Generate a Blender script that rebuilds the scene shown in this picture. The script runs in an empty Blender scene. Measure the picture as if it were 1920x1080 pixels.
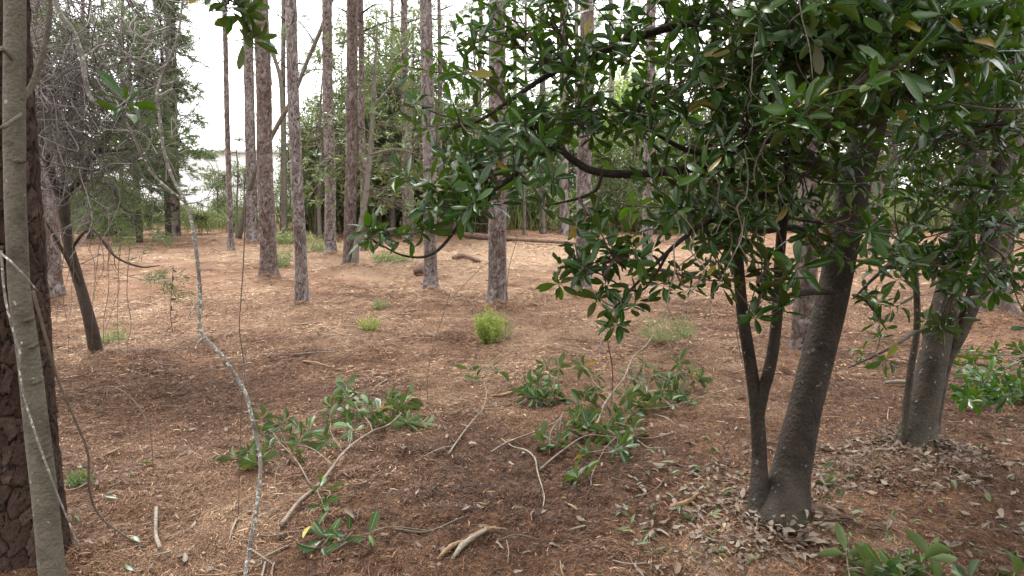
import bpy, math
import numpy as np
from mathutils import Matrix, Vector

# ------------------------------------------------------------------ camera, sky, sun, exposure
scene = bpy.context.scene
CAM_H, PITCH, FPX = 2.2, math.radians(8.0), 1350.0
cam_d = bpy.data.cameras.new("camera")
cam_d.sensor_width = 36.0
cam_d.lens = FPX / 1920.0 * 36.0
cam_d.clip_start = 0.05
cam_d.clip_end = 2000.0
cam = bpy.data.objects.new("camera", cam_d)
scene.collection.objects.link(cam)
cam.location = (0, 0, CAM_H)
cam.rotation_euler = (math.radians(90) - PITCH, 0, 0)
scene.camera = cam

SUN_EL, SUN_AZ = math.radians(62), math.radians(-35)
world = bpy.data.worlds.new("World")
scene.world = world
world.use_nodes = True
wn, wl = world.node_tree.nodes, world.node_tree.links
wn.clear()
w_out = wn.new("ShaderNodeOutputWorld")
w_bg = wn.new("ShaderNodeBackground")
w_sky = wn.new("ShaderNodeTexSky")
w_sky.sky_type = 'NISHITA'
w_sky.sun_disc = False
w_sky.sun_elevation = SUN_EL
w_sky.sun_rotation = SUN_AZ
w_sky.dust_density = 6.0
w_sky.air_density = 1.0
w_hs = wn.new("ShaderNodeHueSaturation")          # overcast: nearly colourless
w_hs.inputs['Saturation'].default_value = 0.10
w_mix = wn.new("ShaderNodeMix")
w_mix.data_type = 'RGBA'
w_mix.inputs[0].default_value = 0.72              # a closed cloud deck evens the sky out
w_mix.inputs[7].default_value = (10.9, 10.9, 10.9, 1)
wl.new(w_sky.outputs[0], w_hs.inputs['Color'])
wl.new(w_hs.outputs[0], w_mix.inputs[6])
wl.new(w_mix.outputs[2], w_bg.inputs[0])
w_bg.inputs[1].default_value = 0.1
wl.new(w_bg.outputs[0], w_out.inputs[0])

sun_d = bpy.data.lights.new("sun", 'SUN')
sun_d.energy = 1.4
sun_d.angle = math.radians(18)
sun_d.color = (1.0, 0.96, 0.9)
sun = bpy.data.objects.new("sun", sun_d)
scene.collection.objects.link(sun)
sdir = Vector((math.sin(SUN_AZ) * math.cos(SUN_EL), math.cos(SUN_AZ) * math.cos(SUN_EL), math.sin(SUN_EL)))
sun.rotation_euler = sdir.to_track_quat('Z', 'Y').to_euler()

vs = scene.view_settings
vs.view_transform = 'Standard'
vs.look = 'None'
vs.gamma = 1.0
vs.exposure = 2.05
vs.use_curve_mapping = False
scene.cycles.max_bounces = 8
scene.cycles.diffuse_bounces = 4
scene.cycles.transmission_bounces = 4
scene.cycles.transparent_max_bounces = 4

# ------------------------------------------------------------------ helpers
COL = scene.collection
rng = np.random.default_rng(11)
R = rng.uniform
FWD = np.array([0, math.cos(PITCH), -math.sin(PITCH)])
UPV = np.array([0, math.sin(PITCH), math.cos(PITCH)])
RGT = np.array([1.0, 0, 0])
CAMP = np.array([0, 0, CAM_H])


def ray(px, py):
    return FWD + RGT * ((px - 960) / FPX) + UPV * ((540 - py) / FPX)


def P(px, py, Y):
    """world point that stands Y metres in front of the camera position"""
    d = ray(px, py)
    return CAMP + d * (Y / d[1])


def G(px, py, h=0.0):
    """world point at height h"""
    d = ray(px, py)
    return CAMP + d * ((h - CAM_H) / d[2])


def project(p):
    q = p - CAMP
    z = q @ FWD
    return 960 + FPX * (q @ RGT) / z, 540 - FPX * (q @ UPV) / z, z


def hash2(i, j, s=0):
    h = (i.astype(np.int64) * 374761393 + j.astype(np.int64) * 668265263 + s * 982451653) & 0xFFFFFFFF
    h = ((h ^ (h >> 13)) * 1274126177) & 0xFFFFFFFF
    return ((h ^ (h >> 16)) & 0xFFFFFF) / float(0xFFFFFF)


def vnoise(x, y, s=0):
    i, j = np.floor(x), np.floor(y)
    fx, fy = x - i, y - j
    fx, fy = fx * fx * (3 - 2 * fx), fy * fy * (3 - 2 * fy)
    a, b = hash2(i, j, s), hash2(i + 1, j, s)
    c, d = hash2(i, j + 1, s), hash2(i + 1, j + 1, s)
    return (a * (1 - fx) + b * fx) * (1 - fy) + (c * (1 - fx) + d * fx) * fy - 0.5


MOUNDS = []   # x, y, radius, height


def ground(x, y):
    x, y = np.asarray(x, float), np.asarray(y, float)
    h = 0.10 * vnoise(x * .35, y * .35, 1) + 0.06 * vnoise(x * 1.1, y * 1.1, 2) + 0.04 * vnoise(x * 3.1, y * 3.1, 3)
    h = h + 0.045 * vnoise(x * 7, y * 7, 4) * (.6 + 1.6 * np.clip(vnoise(x * .9, y * .9, 14) + .2, 0, 1)) + 0.024 * vnoise(x * 15, y * 15, 5)
    for mx, my, mr, mh in MOUNDS:
        h = h + mh * np.exp(-((x - mx) ** 2 + (y - my) ** 2) / (mr * mr))
    return h


PATCH = []    # x, y, radius, tone


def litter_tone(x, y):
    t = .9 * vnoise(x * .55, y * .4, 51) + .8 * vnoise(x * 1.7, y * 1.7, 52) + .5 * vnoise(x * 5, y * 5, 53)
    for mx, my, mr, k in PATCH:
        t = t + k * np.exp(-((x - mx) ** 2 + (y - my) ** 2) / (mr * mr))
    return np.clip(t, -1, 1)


def gp(x, y, dz=0.0):
    return np.array([x, y, float(ground(x, y)) + dz])


def GG(px, py, h=0.0):
    """point on the uneven ground seen at a picture position, h above it"""
    p = G(px, py, h)
    p[2] = float(ground(p[0], p[1])) + h
    return p


def quad_mesh(name, v, q, uv=None, attrs=None, smooth=True):
    me = bpy.data.meshes.new(name)
    v = np.ascontiguousarray(v, np.float32)
    q = np.ascontiguousarray(q, np.int32)
    n = len(q)
    me.vertices.add(len(v))
    me.vertices.foreach_set("co", v.ravel())
    me.loops.add(n * 4)
    me.loops.foreach_set("vertex_index", q.ravel())
    me.polygons.add(n)
    me.polygons.foreach_set("loop_start", np.arange(0, n * 4, 4, dtype=np.int32))
    me.polygons.foreach_set("loop_total", np.full(n, 4, np.int32))
    me.polygons.foreach_set("use_smooth", np.full(n, smooth, bool))
    if uv is not None:
        l = me.uv_layers.new(name="UVMap")
        l.data.foreach_set("uv", np.ascontiguousarray(uv[q.ravel()], np.float32).ravel())
    for k, a in (attrs or {}).items():
        at = me.attributes.new(k, 'FLOAT', 'POINT')
        at.data.foreach_set("value", np.ascontiguousarray(a, np.float32))
    me.update(calc_edges=True)
    return me


class MB:
    def __init__(s):
        s.v, s.q, s.uv, s.a, s.n = [], [], [], {}, 0

    def add(s, v, q, uv=None, **at):
        s.v.append(v)
        s.q.append(q + s.n)
        s.uv.append(uv if uv is not None else np.zeros((len(v), 2)))
        for k in at:
            s.a.setdefault(k, []).append(np.broadcast_to(at[k], len(v)))
        s.n += len(v)
        return s

    def mesh(s, name, smooth=True):
        return quad_mesh(name, np.concatenate(s.v), np.concatenate(s.q), np.concatenate(s.uv),
                         {k: np.concatenate(x) for k, x in s.a.items()}, smooth)

    def build(s, name, mat, parent=None, kind=None, smooth=True):
        if not s.v:
            return None
        if parent is not None:
            off = np.array(parent_origin(parent))
            s.v = [a - off for a in s.v]
        return link(name, s.mesh(name, smooth), mat, parent, kind)


def parent_origin(o):
    p = Vector((0, 0, 0))
    while o is not None:
        p += o.location
        o = o.parent
    return p


def link(name, me, mat, parent=None, kind=None):
    if mat is not None and not me.materials:
        me.materials.append(mat)
    o = bpy.data.objects.new(name, me)
    COL.objects.link(o)
    o.parent = parent
    if kind:
        o["kind"] = kind
    return o


def tag(o, label, cat, group=None, kind=None):
    o["label"] = label
    o["category"] = cat
    if group:
        o["group"] = group
    if kind:
        o["kind"] = kind
    return o


def thing(name, loc, label, cat, group=None):
    o = bpy.data.objects.new(name, None)
    COL.objects.link(o)
    o.location = [float(c) for c in loc]
    o.empty_display_size = 0.1
    return tag(o, label, cat, group)


def unit(a):
    a = np.asarray(a, float)
    return a / np.maximum(np.linalg.norm(a, axis=-1, keepdims=True), 1e-9)


def smooth_line(pts, m=6):
    """Catmull-Rom through the points"""
    p = np.asarray(pts, float)
    if len(p) < 3 or m < 2:
        return p
    e = np.vstack([2 * p[0] - p[1], p, 2 * p[-1] - p[-2]])
    t = np.linspace(0, 1, m, endpoint=False)[:, None]
    out = []
    for i in range(1, len(e) - 2):
        a, b, c, d = e[i - 1], e[i], e[i + 1], e[i + 2]
        out.append(.5 * (2 * b + (c - a) * t + (2 * a - 5 * b + 4 * c - d) * t ** 2 + (3 * b - a - 3 * c + d) * t ** 3))
    out.append(p[-1:])
    return np.concatenate(out)


def frames(p):
    tan = unit(np.gradient(p, axis=0))
    ref = np.array([0, 1.0, 0]) if abs(tan[0][1]) < .8 else np.array([1.0, 0, 0])
    u = np.zeros_like(p)
    u[0] = unit(ref - tan[0] * (ref @ tan[0]))
    for i in range(1, len(p)):
        k = u[i - 1] - tan[i] * (u[i - 1] @ tan[i])
        u[i] = unit(k)
    return tan, u, np.cross(tan, u)


def tube(pts, rad, n=8, m=6, bump=0.0, seed=0, cap=True):
    """tapered tube along a smoothed line; returns verts, quads, uv(metres round, metres along)"""
    p = smooth_line(pts, m)
    k = len(p)
    rad = np.asarray(rad, float)
    r = np.interp(np.linspace(0, 1, k), np.linspace(0, 1, len(rad)), rad) if rad.ndim and len(rad) > 1 else np.full(k, float(np.ravel(rad)[0]))
    if cap:
        tn0, tn1 = unit(p[0] - p[1]), unit(p[-1] - p[-2])
        p = np.vstack([p[:1] + tn0 * r[0] * .12, p, p[-1:] + tn1 * r[-1] * .12])
        r = np.concatenate([[r[0] * .02], r, [r[-1] * .02]])
        k += 2
    tan, u, w = frames(p)
    th = np.linspace(0, 2 * math.pi, n, endpoint=False)
    rr = r[:, None] * np.ones(n)
    L = np.concatenate([[0], np.cumsum(np.linalg.norm(np.diff(p, axis=0), axis=1))])
    if bump:
        tx = np.cos(th)[None, :] * 1.3 + 7 * seed + 50
        ty = L[:, None] / (4 * r.max()) + np.sin(th)[None, :] * 1.3
        rr = rr * (1 + bump * 2 * vnoise(tx + 0 * ty, ty, seed) + bump * vnoise(tx * 3, ty * 3, seed + 1))
    v = p[:, None] + (np.cos(th)[None, :, None] * u[:, None] + np.sin(th)[None, :, None] * w[:, None]) * rr[..., None]
    idx = np.arange(k * n).reshape(k, n)
    a, b = idx[:-1], idx[1:]
    q = np.stack([a, np.roll(a, -1, 1), np.roll(b, -1, 1), b], -1).reshape(-1, 4)
    uv = np.stack([np.broadcast_to(th[None, :] / 6.2832, (k, n)), np.broadcast_to(L[:, None], (k, n))], -1).reshape(-1, 2)
    return v.reshape(-1, 3), q, uv


def cells(u, v, nu, s=0):
    """jittered cellular pattern, periodic in u with nu cells; returns f1, f2-f1, cell random"""
    i, j = np.floor(u), np.floor(v)
    f1 = np.full(u.shape, 9.0)
    f2 = np.full(u.shape, 9.0)
    cid = np.zeros(u.shape)
    for di in (-1, 0, 1):
        for dj in (-1, 0, 1):
            ci, cj = i + di, j + dj
            wi = np.mod(ci, nu)
            fx = ci + .5 + .8 * (hash2(wi, cj, s) - .5)
            fy = cj + .5 + .8 * (hash2(wi, cj, s + 9) - .5)
            d = np.sqrt((u - fx) ** 2 + (v - fy) ** 2)
            nr = d < f1
            f2 = np.where(nr, f1, np.minimum(f2, d))
            cid = np.where(nr, hash2(wi, cj, s + 17), cid)
            f1 = np.where(nr, d, f1)
    return f1, f2 - f1, cid


def pine_trunk(pts, r0, r1, zfine, nth, dz, plate=(.05, .11), depth=.014, seed=0, flare=.35, crackw=.30, warp=.8):
    """a pine bole with plated bark as relief; pts from the ground up"""
    p = smooth_line(pts, 8)
    L = np.concatenate([[0], np.cumsum(np.linalg.norm(np.diff(p, axis=0), axis=1))])
    H = L[-1]
    zf = min(zfine, H)
    s = np.concatenate([np.arange(0, zf, dz), np.linspace(zf, H, max(3, int((H - zf) / .5) + 2))])
    q = np.stack([np.interp(s, L, p[:, c]) for c in range(3)], 1)
    r = r0 + (r1 - r0) * (s / H) + r0 * flare * np.exp(-s / .20)
    tan, u, w = frames(q)
    th = np.linspace(0, 2 * math.pi, nth, endpoint=False)
    nu = max(5, round(2 * math.pi * r0 / plate[0]))
    uu = np.broadcast_to(th / (2 * math.pi) * nu, (len(s), nth)) + warp * vnoise(np.cos(th)[None] * 2 + 40, s[:, None] * 5 + np.sin(th)[None], seed) + warp * .7 * vnoise(np.cos(th)[None] * 9 + 40, s[:, None] * 22 + 9 * np.sin(th)[None], seed + 6)
    vv = np.broadcast_to(s[:, None] / plate[1], uu.shape) + .9 * vnoise(np.cos(th)[None] * 3 + 10 + 0 * uu, s[:, None] * 8 + 3 * np.sin(th)[None], seed + 5)
    f1, e, cid = cells(uu, vv, nu, seed)
    crack = np.clip(e / crackw, 0, 1)
    _, e2, cid2 = cells(np.mod(uu * 2.0, 2 * nu), vv * 2.6, 2 * nu, seed + 30)
    fine = vnoise(uu * 4, vv * 5, seed + 3)
    fine = fine + .8 * (np.floor(3.5 * vnoise(uu * 1.7 + 3, vv * 2.3, seed + 12) + 2) / 3.5 - .5)
    dr = depth * (crack ** .5 - .6) + depth * .45 * (cid - .5) + depth * .35 * fine + depth * .35 * (cid2 - .5) * np.clip(e2 / .1, 0, 1)
    dr = dr + r[:, None] * .05 * vnoise(np.cos(th)[None] + 20 + 0 * uu, s[:, None] * 1.2 + np.sin(th)[None], seed + 8)
    rt = flare * .4 * r0 * np.exp(-s / .18)[:, None] * vnoise(np.cos(th)[None] * 2 + 5 + 0 * uu, np.sin(th)[None] * 2 + 0 * uu, seed + 2)
    rr = r[:, None] + dr + rt * 2
    v = q[:, None] + (np.cos(th)[None, :, None] * u[:, None] + np.sin(th)[None, :, None] * w[:, None]) * rr[..., None]
    idx = np.arange(len(s) * nth).reshape(len(s), nth)
    a, b = idx[:-1], idx[1:]
    qd = np.stack([a, np.roll(a, -1, 1), np.roll(b, -1, 1), b], -1).reshape(-1, 4)
    return v.reshape(-1, 3), qd, crack.ravel(), (.6 * cid + .4 * cid2).ravel()


# ------------------------------------------------------------------ leaves
def leaf_tmpl(kind='full', droop=.15, fold=.1, twist=0., wid=.175, wave=0.):
    if kind == 'full':
        t = np.array([0, .10, .28, .52, .76, .93, 1.0])
        w = np.array([.012, .014, .62, .98, .92, .45, .03]) * wid
        w[:2] = .012
    elif kind == 'mid':
        t = np.array([0, .3, .7, 1.0])
        w = np.array([.08, .8, .95, .08]) * wid
    else:
        t = np.array([0, .5, 1.0])
        w = np.array([.1, 1, .1]) * wid
    x = np.stack([-w, 0 * w, w], 1)
    z = (-droop * t ** 2)[:, None] + fold * np.abs(x) / wid * .35 + wave * np.sin(t * 9)[:, None] * x
    z = z + twist * x * t[:, None]
    y = t[:, None] * (1 - .25 * abs(droop)) + 0 * x
    v = np.stack([x, y, z], -1).reshape(-1, 3)
    k = len(t)
    i = np.arange(k * 3).reshape(k, 3)
    q = np.concatenate([np.stack([i[:-1, c], i[:-1, c + 1], i[1:, c + 1], i[1:, c]], -1) for c in (0, 1)]).reshape(-1, 4)
    uv = np.stack([np.tile([0, .5, 1], (k, 1)), np.tile(t[:, None], (1, 3))], -1).reshape(-1, 2)
    return v, q, uv


FULL = [leaf_tmpl('full', .10, .10, 0, .15), leaf_tmpl('full', .28, -.12, .5, .15), leaf_tmpl('full', .02, .30, -.4, .14),
        leaf_tmpl('full', .20, -.25, .2, .135, .12), leaf_tmpl('full', -.10, .18, .5, .155), leaf_tmpl('full', .38, .15, -.6, .165, .1), leaf_tmpl('full', .5, .5, .3, .14, .15), leaf_tmpl('full', -.22, .55, -.7, .13, .2), leaf_tmpl('full', .3, -.5, .9, .15, .25), leaf_tmpl('full', .15, .7, .2, .12)]
CUTT = [leaf_tmpl('full', .18, .2, 0, .165), leaf_tmpl('full', .42, -.10, .5, .16), leaf_tmpl('full', .1, .5, -.5, .15), leaf_tmpl('full', -.12, .3, .7, .17, .2), leaf_tmpl('full', .55, .3, -.6, .165, .2), leaf_tmpl('full', .3, .8, .2, .13, .1)]
MID = [leaf_tmpl('mid', .12, .2), leaf_tmpl('mid', .3, -.1), leaf_tmpl('mid', 0, .3)]
LOW = [leaf_tmpl('low', .1, .15)]
DEAD = [leaf_tmpl('full', -.15, .35, .5, .17, .3), leaf_tmpl('full', .15, -.3, -.4, .18, .4), leaf_tmpl('full', -.05, .6, .2, .14, .2), leaf_tmpl('full', .05, .1, .6, .17, .3)]


def ortho(D, N):
    N = N - D * np.sum(N * D, -1, keepdims=True)
    return unit(N)


def batch(mb, tmpls, O, D, N, L, **at):
    """many leaves into one builder"""
    D = unit(D)
    N = ortho(D, N)
    S = np.cross(D, N)
    pick = rng.integers(0, len(tmpls), len(O))
    for k, (tv, tq, tuv) in enumerate(tmpls):
        m = np.where(pick == k)[0]
        if not len(m):
            continue
        v = O[m][:, None] + L[m][:, None, None] * (tv[None, :, :1] * S[m][:, None] + tv[None, :, 1:2] * D[m][:, None] + tv[None, :, 2:] * N[m][:, None])
        q = (tq[None] + (np.arange(len(m)) * len(tv))[:, None, None]).reshape(-1, 4)
        mb.add(v.reshape(-1, 3), q, np.tile(tuv, (len(m), 1)), **at)


_leafmesh = {}


def leaf_objects(name, mats, tmpls, O, D, N, L, parent, mat_pick=None):
    """single leaves as parts that share their meshes"""
    D = unit(D)
    N = ortho(D, N)
    S = np.cross(D, N)
    off = np.array(parent_origin(parent)) if parent is not None else np.zeros(3)
    outs = []
    for i in range(len(O)):
        k = int(rng.integers(0, len(tmpls)))
        mt = mats[int(mat_pick[i])] if mat_pick is not None else mats[0]
        key = (id(tmpls), k, mt.name)
        if key not in _leafmesh:
            v, q, uv = tmpls[k]
            me = quad_mesh("leaf", v, q, uv)
            me.materials.append(mt)
            _leafmesh[key] = me
        o = bpy.data.objects.new(name, _leafmesh[key])
        COL.objects.link(o)
        o.parent = parent
        l = float(L[i])
        M = Matrix(((S[i][0] * l, D[i][0] * l, N[i][0] * l, O[i][0] - off[0]),
                    (S[i][1] * l, D[i][1] * l, N[i][1] * l, O[i][1] - off[1]),
                    (S[i][2] * l, D[i][2] * l, N[i][2] * l, O[i][2] - off[2]), (0, 0, 0, 1)))
        o.matrix_basis = M
        outs.append(o)
    return outs


def rosette(c, axis, n, L, lo=40, hi=95, sag=.12):
    """a whorl of leaves at a twig end"""
    a = unit(np.asarray(axis, float))
    t = unit(np.cross(a, [0.3, 1, 0.2] if abs(a[1]) < .9 else [1, 0, 0]))
    b = np.cross(a, t)
    k = np.arange(n)
    az = k * 2.39996 + R(0, 6.28) + R(-.35, .35, n)
    el = np.radians(np.linspace(lo, hi, n) + R(-12, 12, n))
    rad = np.cos(az)[:, None] * t + np.sin(az)[:, None] * b
    D = np.cos(el)[:, None] * a + np.sin(el)[:, None] * rad
    D[:, 2] -= sag * R(.2, 1.6, n)
    N = np.sin(el)[:, None] * a - np.cos(el)[:, None] * rad + R(-.25, .25, (n, 3))
    O = c + a * np.linspace(0.01, -.05, n)[:, None] + rad * .004
    ll = L * R(.58, 1.24, n)
    return O, unit(D), N, ll


# ------------------------------------------------------------------ materials
def new_mat(name):
    m = bpy.data.materials.new(name)
    m.use_nodes = True
    nt = m.node_tree
    for n in list(nt.nodes):
        nt.nodes.remove(n)
    out = nt.nodes.new("ShaderNodeOutputMaterial")
    b = nt.nodes.new("ShaderNodeBsdfPrincipled")
    nt.links.new(b.outputs[0], out.inputs[0])
    return m, nt, b, out


def N_(nt, kind, **kw):
    n = nt.nodes.new("ShaderNode" + kind)
    for k, v in kw.items():
        setattr(n, k, v)
    return n


def ramp(nt, src, stops, interp='LINEAR'):
    r = N_(nt, "ValToRGB")
    r.color_ramp.interpolation = interp
    e = r.color_ramp.elements
    while len(e) < len(stops):
        e.new(.5)
    for el, (p, c) in zip(e, stops):
        el.position = p
        el.color = (*c, 1)
    nt.links.new(src, r.inputs[0])
    return r.outputs[0]


def noise(nt, vec, scale, detail=4, rough=.55):
    n = N_(nt, "TexNoise")
    n.inputs['Scale'].default_value = scale
    n.inputs['Detail'].default_value = detail
    n.inputs['Roughness'].default_value = rough
    if vec is not None:
        nt.links.new(vec, n.inputs['Vector'])
    return n.outputs[0]


def mixc(nt, f, a, b, mode='MIX'):
    m = N_(nt, "Mix", data_type='RGBA', blend_type=mode)
    for s, i in ((f, 0), (a, 6), (b, 7)):
        if isinstance(s, (int, float)):
            m.inputs[i].default_value = s
        elif isinstance(s, tuple):
            m.inputs[i].default_value = (*s, 1)
        else:
            nt.links.new(s, m.inputs[i])
    return m.outputs[2]


def math_(nt, op, a, b=None, clamp=False):
    m = N_(nt, "Math", operation=op, use_clamp=clamp)
    for s, i in ((a, 0), (b, 1)):
        if s is None:
            continue
        if isinstance(s, (int, float)):
            m.inputs[i].default_value = s
        else:
            nt.links.new(s, m.inputs[i])
    return m.outputs[0]


def bump(nt, b, h, strength, dist):
    bm = N_(nt, "Bump")
    bm.inputs['Strength'].default_value = strength
    bm.inputs['Distance'].default_value = dist
    nt.links.new(h, bm.inputs['Height'])
    nt.links.new(bm.outputs[0], b.inputs['Normal'])


def piece_random(nt):
    oi, ge = N_(nt, "ObjectInfo"), N_(nt, "NewGeometry")
    return math_(nt, 'FRACT', math_(nt, 'ADD', oi.outputs['Random'], ge.outputs['Random Per Island'])), ge


def leaf_mat(name, tops, under, rough=.33, trans=.14, tcol=(.16, .26, .03), rib=(.13, .19, .05), spec=.5, ribw=.06):
    m, nt, b, out = new_mat(name)
    r, ge = piece_random(nt)
    col = ramp(nt, r, tops)
    uvn = N_(nt, "UVMap")
    sx = N_(nt, "SeparateXYZ")
    nt.links.new(uvn.outputs[0], sx.inputs[0])
    d = math_(nt, 'ABSOLUTE', math_(nt, 'SUBTRACT', sx.outputs[0], .5))
    tc = N_(nt, "TexCoord")
    nz = noise(nt, tc.outputs['Object'], 9, 3)
    col = mixc(nt, math_(nt, 'MULTIPLY', nz, .45), col, (.5, .55, .3), 'MULTIPLY')
    ribm = math_(nt, 'LESS_THAN', d, ribw)
    col = mixc(nt, math_(nt, 'MULTIPLY', ribm, .75), col, rib)
    und = mixc(nt, r, under[0], under[1])
    col2 = mixc(nt, ge.outputs['Backfacing'], col, und)
    nt.links.new(col2, b.inputs['Base Color'])
    rg = math_(nt, 'ADD', math_(nt, 'MULTIPLY', ge.outputs['Backfacing'], .25), rough)
    nt.links.new(math_(nt, 'ADD', rg, math_(nt, 'MULTIPLY', math_(nt, 'SUBTRACT', r, .5), .12)), b.inputs['Roughness'])
    b.inputs['Specular IOR Level'].default_value = spec
    # side veins
    wv = N_(nt, "TexWave", wave_type='BANDS', bands_direction='Y')
    wv.inputs['Scale'].default_value = 3.2
    wv.inputs['Distortion'].default_value = .6
    cmb = N_(nt, "CombineXYZ")
    nt.links.new(sx.outputs[0], cmb.inputs[0])
    nt.links.new(math_(nt, 'SUBTRACT', sx.outputs[1], math_(nt, 'MULTIPLY', d, .35)), cmb.inputs[1])
    nt.links.new(cmb.outputs[0], wv.inputs['Vector'])
    bump(nt, b, wv.outputs['Fac'], .05, .02)
    if trans:
        tr = N_(nt, "BsdfTranslucent")
        tr.inputs[0].default_value = (*tcol, 1)
        mx = N_(nt, "MixShader")
        mx.inputs[0].default_value = trans
        nt.links.new(b.outputs[0], mx.inputs[1])
        nt.links.new(tr.outputs[0], mx.inputs[2])
        nt.links.new(mx.outputs[0], out.inputs[0])
    return m


M_LEAF = leaf_mat("magnolia_leaf", [(0, (0.0074, 0.0252, 0.0042)), (.35, (0.0137, 0.0441, 0.0074)), (.7, (0.0262, 0.0693, 0.0105)), (.95, (0.0525, 0.1092, 0.0168)), (.975, (0.0735, 0.1260, 0.0210)), (.988, (0.3150, 0.2310, 0.0315)), (1, (0.2310, 0.1155, 0.0420))],
                  ((.034, .052, .012), (.054, .042, .013)), .24, .16, (.13, .30, .012), (.06, .115, .025), .4)
M_YELLOW = leaf_mat("yellowed_leaf", [(0, (.42, .30, .04)), (.6, (.36, .30, .05)), (1, (.30, .14, .03))], ((.32, .22, .05), (.25, .15, .05)), .45, .2, (.5, .35, .04), (.45, .38, .12))
M_CUT = leaf_mat("cut_leaf", [(0, (.011, .036, .007)), (.4, (.022, .066, .011)), (.8, (.042, .102, .016)), (1, (.075, .140, .026))],
                 ((.075, .115, .030), (.062, .080, .026)), .42, .12, (.2, .3, .05), (.2, .25, .1))
M_FAR = leaf_mat("distant_leaf", [(0, (0.0405, 0.0720, 0.0288)), (.5, (0.0720, 0.1125, 0.0450)), (.85, (0.1125, 0.1485, 0.0630)), (.94, (0.1440, 0.1620, 0.0675)), (1, (0.2340, 0.1530, 0.0450))],  # far foliage colour lightened in place of haze
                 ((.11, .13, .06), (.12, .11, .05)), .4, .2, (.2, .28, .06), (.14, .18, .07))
M_DEAD = leaf_mat("dead_leaf", [(0, (0.0562, 0.0309, 0.0197)), (.25, (0.1067, 0.0646, 0.0421)), (.5, (0.1629, 0.1151, 0.0870)), (.75, (0.2134, 0.1741, 0.1460)), (.9, (0.1123, 0.0477, 0.0197)), (1, (0.2471, 0.2022, 0.1460))],
                  ((0.1685, 0.1292, 0.1039), (0.0899, 0.0562, 0.0393)), .6, .06, (0.1685, 0.1011, 0.0449), (0.2134, 0.1572, 0.1011))


def foliage_mat(name, stops, rough=.55, trans=.25, tcol=(.2, .3, .06), tone=0):
    m, nt, b, out = new_mat(name)
    r, ge = piece_random(nt)
    if tone:
        at = N_(nt, 'Attribute', attribute_name='tone')
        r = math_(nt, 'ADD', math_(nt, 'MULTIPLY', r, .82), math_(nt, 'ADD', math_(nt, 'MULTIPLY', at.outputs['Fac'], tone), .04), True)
    nt.links.new(ramp(nt, r, stops), b.inputs['Base Color'])
    b.inputs['Roughness'].default_value = rough
    b.inputs['Specular IOR Level'].default_value = .35
    tr = N_(nt, "BsdfTranslucent")
    tr.inputs[0].default_value = (*tcol, 1)
    mx = N_(nt, "MixShader")
    mx.inputs[0].default_value = trans
    nt.links.new(b.outputs[0], mx.inputs[1])
    nt.links.new(tr.outputs[0], mx.inputs[2])
    nt.links.new(mx.outputs[0], out.inputs[0])
    return m


M_CEDAR = foliage_mat("cedar_spray", [(0, (0.0288, 0.0418, 0.0245)), (.5, (0.0504, 0.0706, 0.0403)), (.9, (0.0792, 0.0972, 0.0540)), (1, (0.1080, 0.0864, 0.0576))])
M_CEDAR2 = foliage_mat("green_cedar_spray", [(0, (0.0480, 0.0760, 0.0360)), (.5, (0.0800, 0.1200, 0.0544)), (1, (0.1280, 0.1640, 0.0800))])
M_NEEDLE = foliage_mat("pine_needles", [(0, (.060, .095, .045)), (.6, (.100, .150, .070)), (1, (.17, .17, .08))])
M_BRIGHT = foliage_mat("bright_weed", [(0, (.13, .18, .035)), (.5, (.215, .275, .06)), (1, (.34, .36, .13))], .5, .3, (.4, .5, .08))
M_WEED = foliage_mat("dull_weed", [(0, (.12, .16, .06)), (.6, (.19, .23, .10)), (1, (.30, .27, .15))])
M_BRUSH = foliage_mat("brush", [(0, (0.0540, 0.0684, 0.0252)), (.4, (0.0936, 0.1080, 0.0432)), (.75, (0.1440, 0.1368, 0.0612)), (1, (0.1944, 0.1512, 0.0864))])
M_SPRING = foliage_mat("spring_leaf", [(0, (.14, .22, .04)), (1, (.28, .38, .08))], .5, .4, (.45, .6, .1))
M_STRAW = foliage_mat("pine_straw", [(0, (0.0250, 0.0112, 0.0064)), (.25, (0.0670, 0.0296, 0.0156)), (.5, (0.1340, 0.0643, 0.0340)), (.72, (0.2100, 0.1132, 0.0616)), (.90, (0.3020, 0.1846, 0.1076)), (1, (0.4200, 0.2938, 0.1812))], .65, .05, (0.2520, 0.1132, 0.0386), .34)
M_CHIP = foliage_mat("wood_chips", [(0, (0.1440, 0.0689, 0.0348)), (.4, (0.2700, 0.1496, 0.0803)), (.75, (0.3780, 0.2424, 0.1391)), (1, (0.4860, 0.3470, 0.2153))], .7, .0, (0.2000, 0.3060, 0.0552), .3)
M_TANGLE = foliage_mat("dry_tangle", [(0, (.060, .048, .045)), (.5, (.125, .104, .100)), (1, (.23, .20, .19))], .75, 0)

# ground
m, nt, b, out = new_mat("forest_floor")
tc = N_(nt, "TexCoord")
obj = tc.outputs['Object']
n1, n2, n3, n4 = noise(nt, obj, .22, 4), noise(nt, obj, 1.6, 5, .6), noise(nt, obj, 14, 6, .7), noise(nt, obj, 90, 3, .7)
soil = ramp(nt, n3, [(.36, (0.0210, 0.0102, 0.0064)), (.46, (0.0650, 0.0316, 0.0193)), (.55, (0.1230, 0.0653, 0.0386)), (.68, (0.2660, 0.1581, 0.0957))])
tan = ramp(nt, n4, [(.34, (0.0780, 0.0398, 0.0239)), (.5, (0.2240, 0.1265, 0.0754)), (.66, (0.4700, 0.3019, 0.1904))])
pat = ramp(nt, math_(nt, 'ADD', math_(nt, 'MULTIPLY', n1, .55), math_(nt, 'MULTIPLY', n2, .5)), [(.44, (.05, .05, .05)), (.58, (.95, .95, .95))])
colr = mixc(nt, pat, soil, tan)
n5 = noise(nt, obj, .6, 3)
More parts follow.
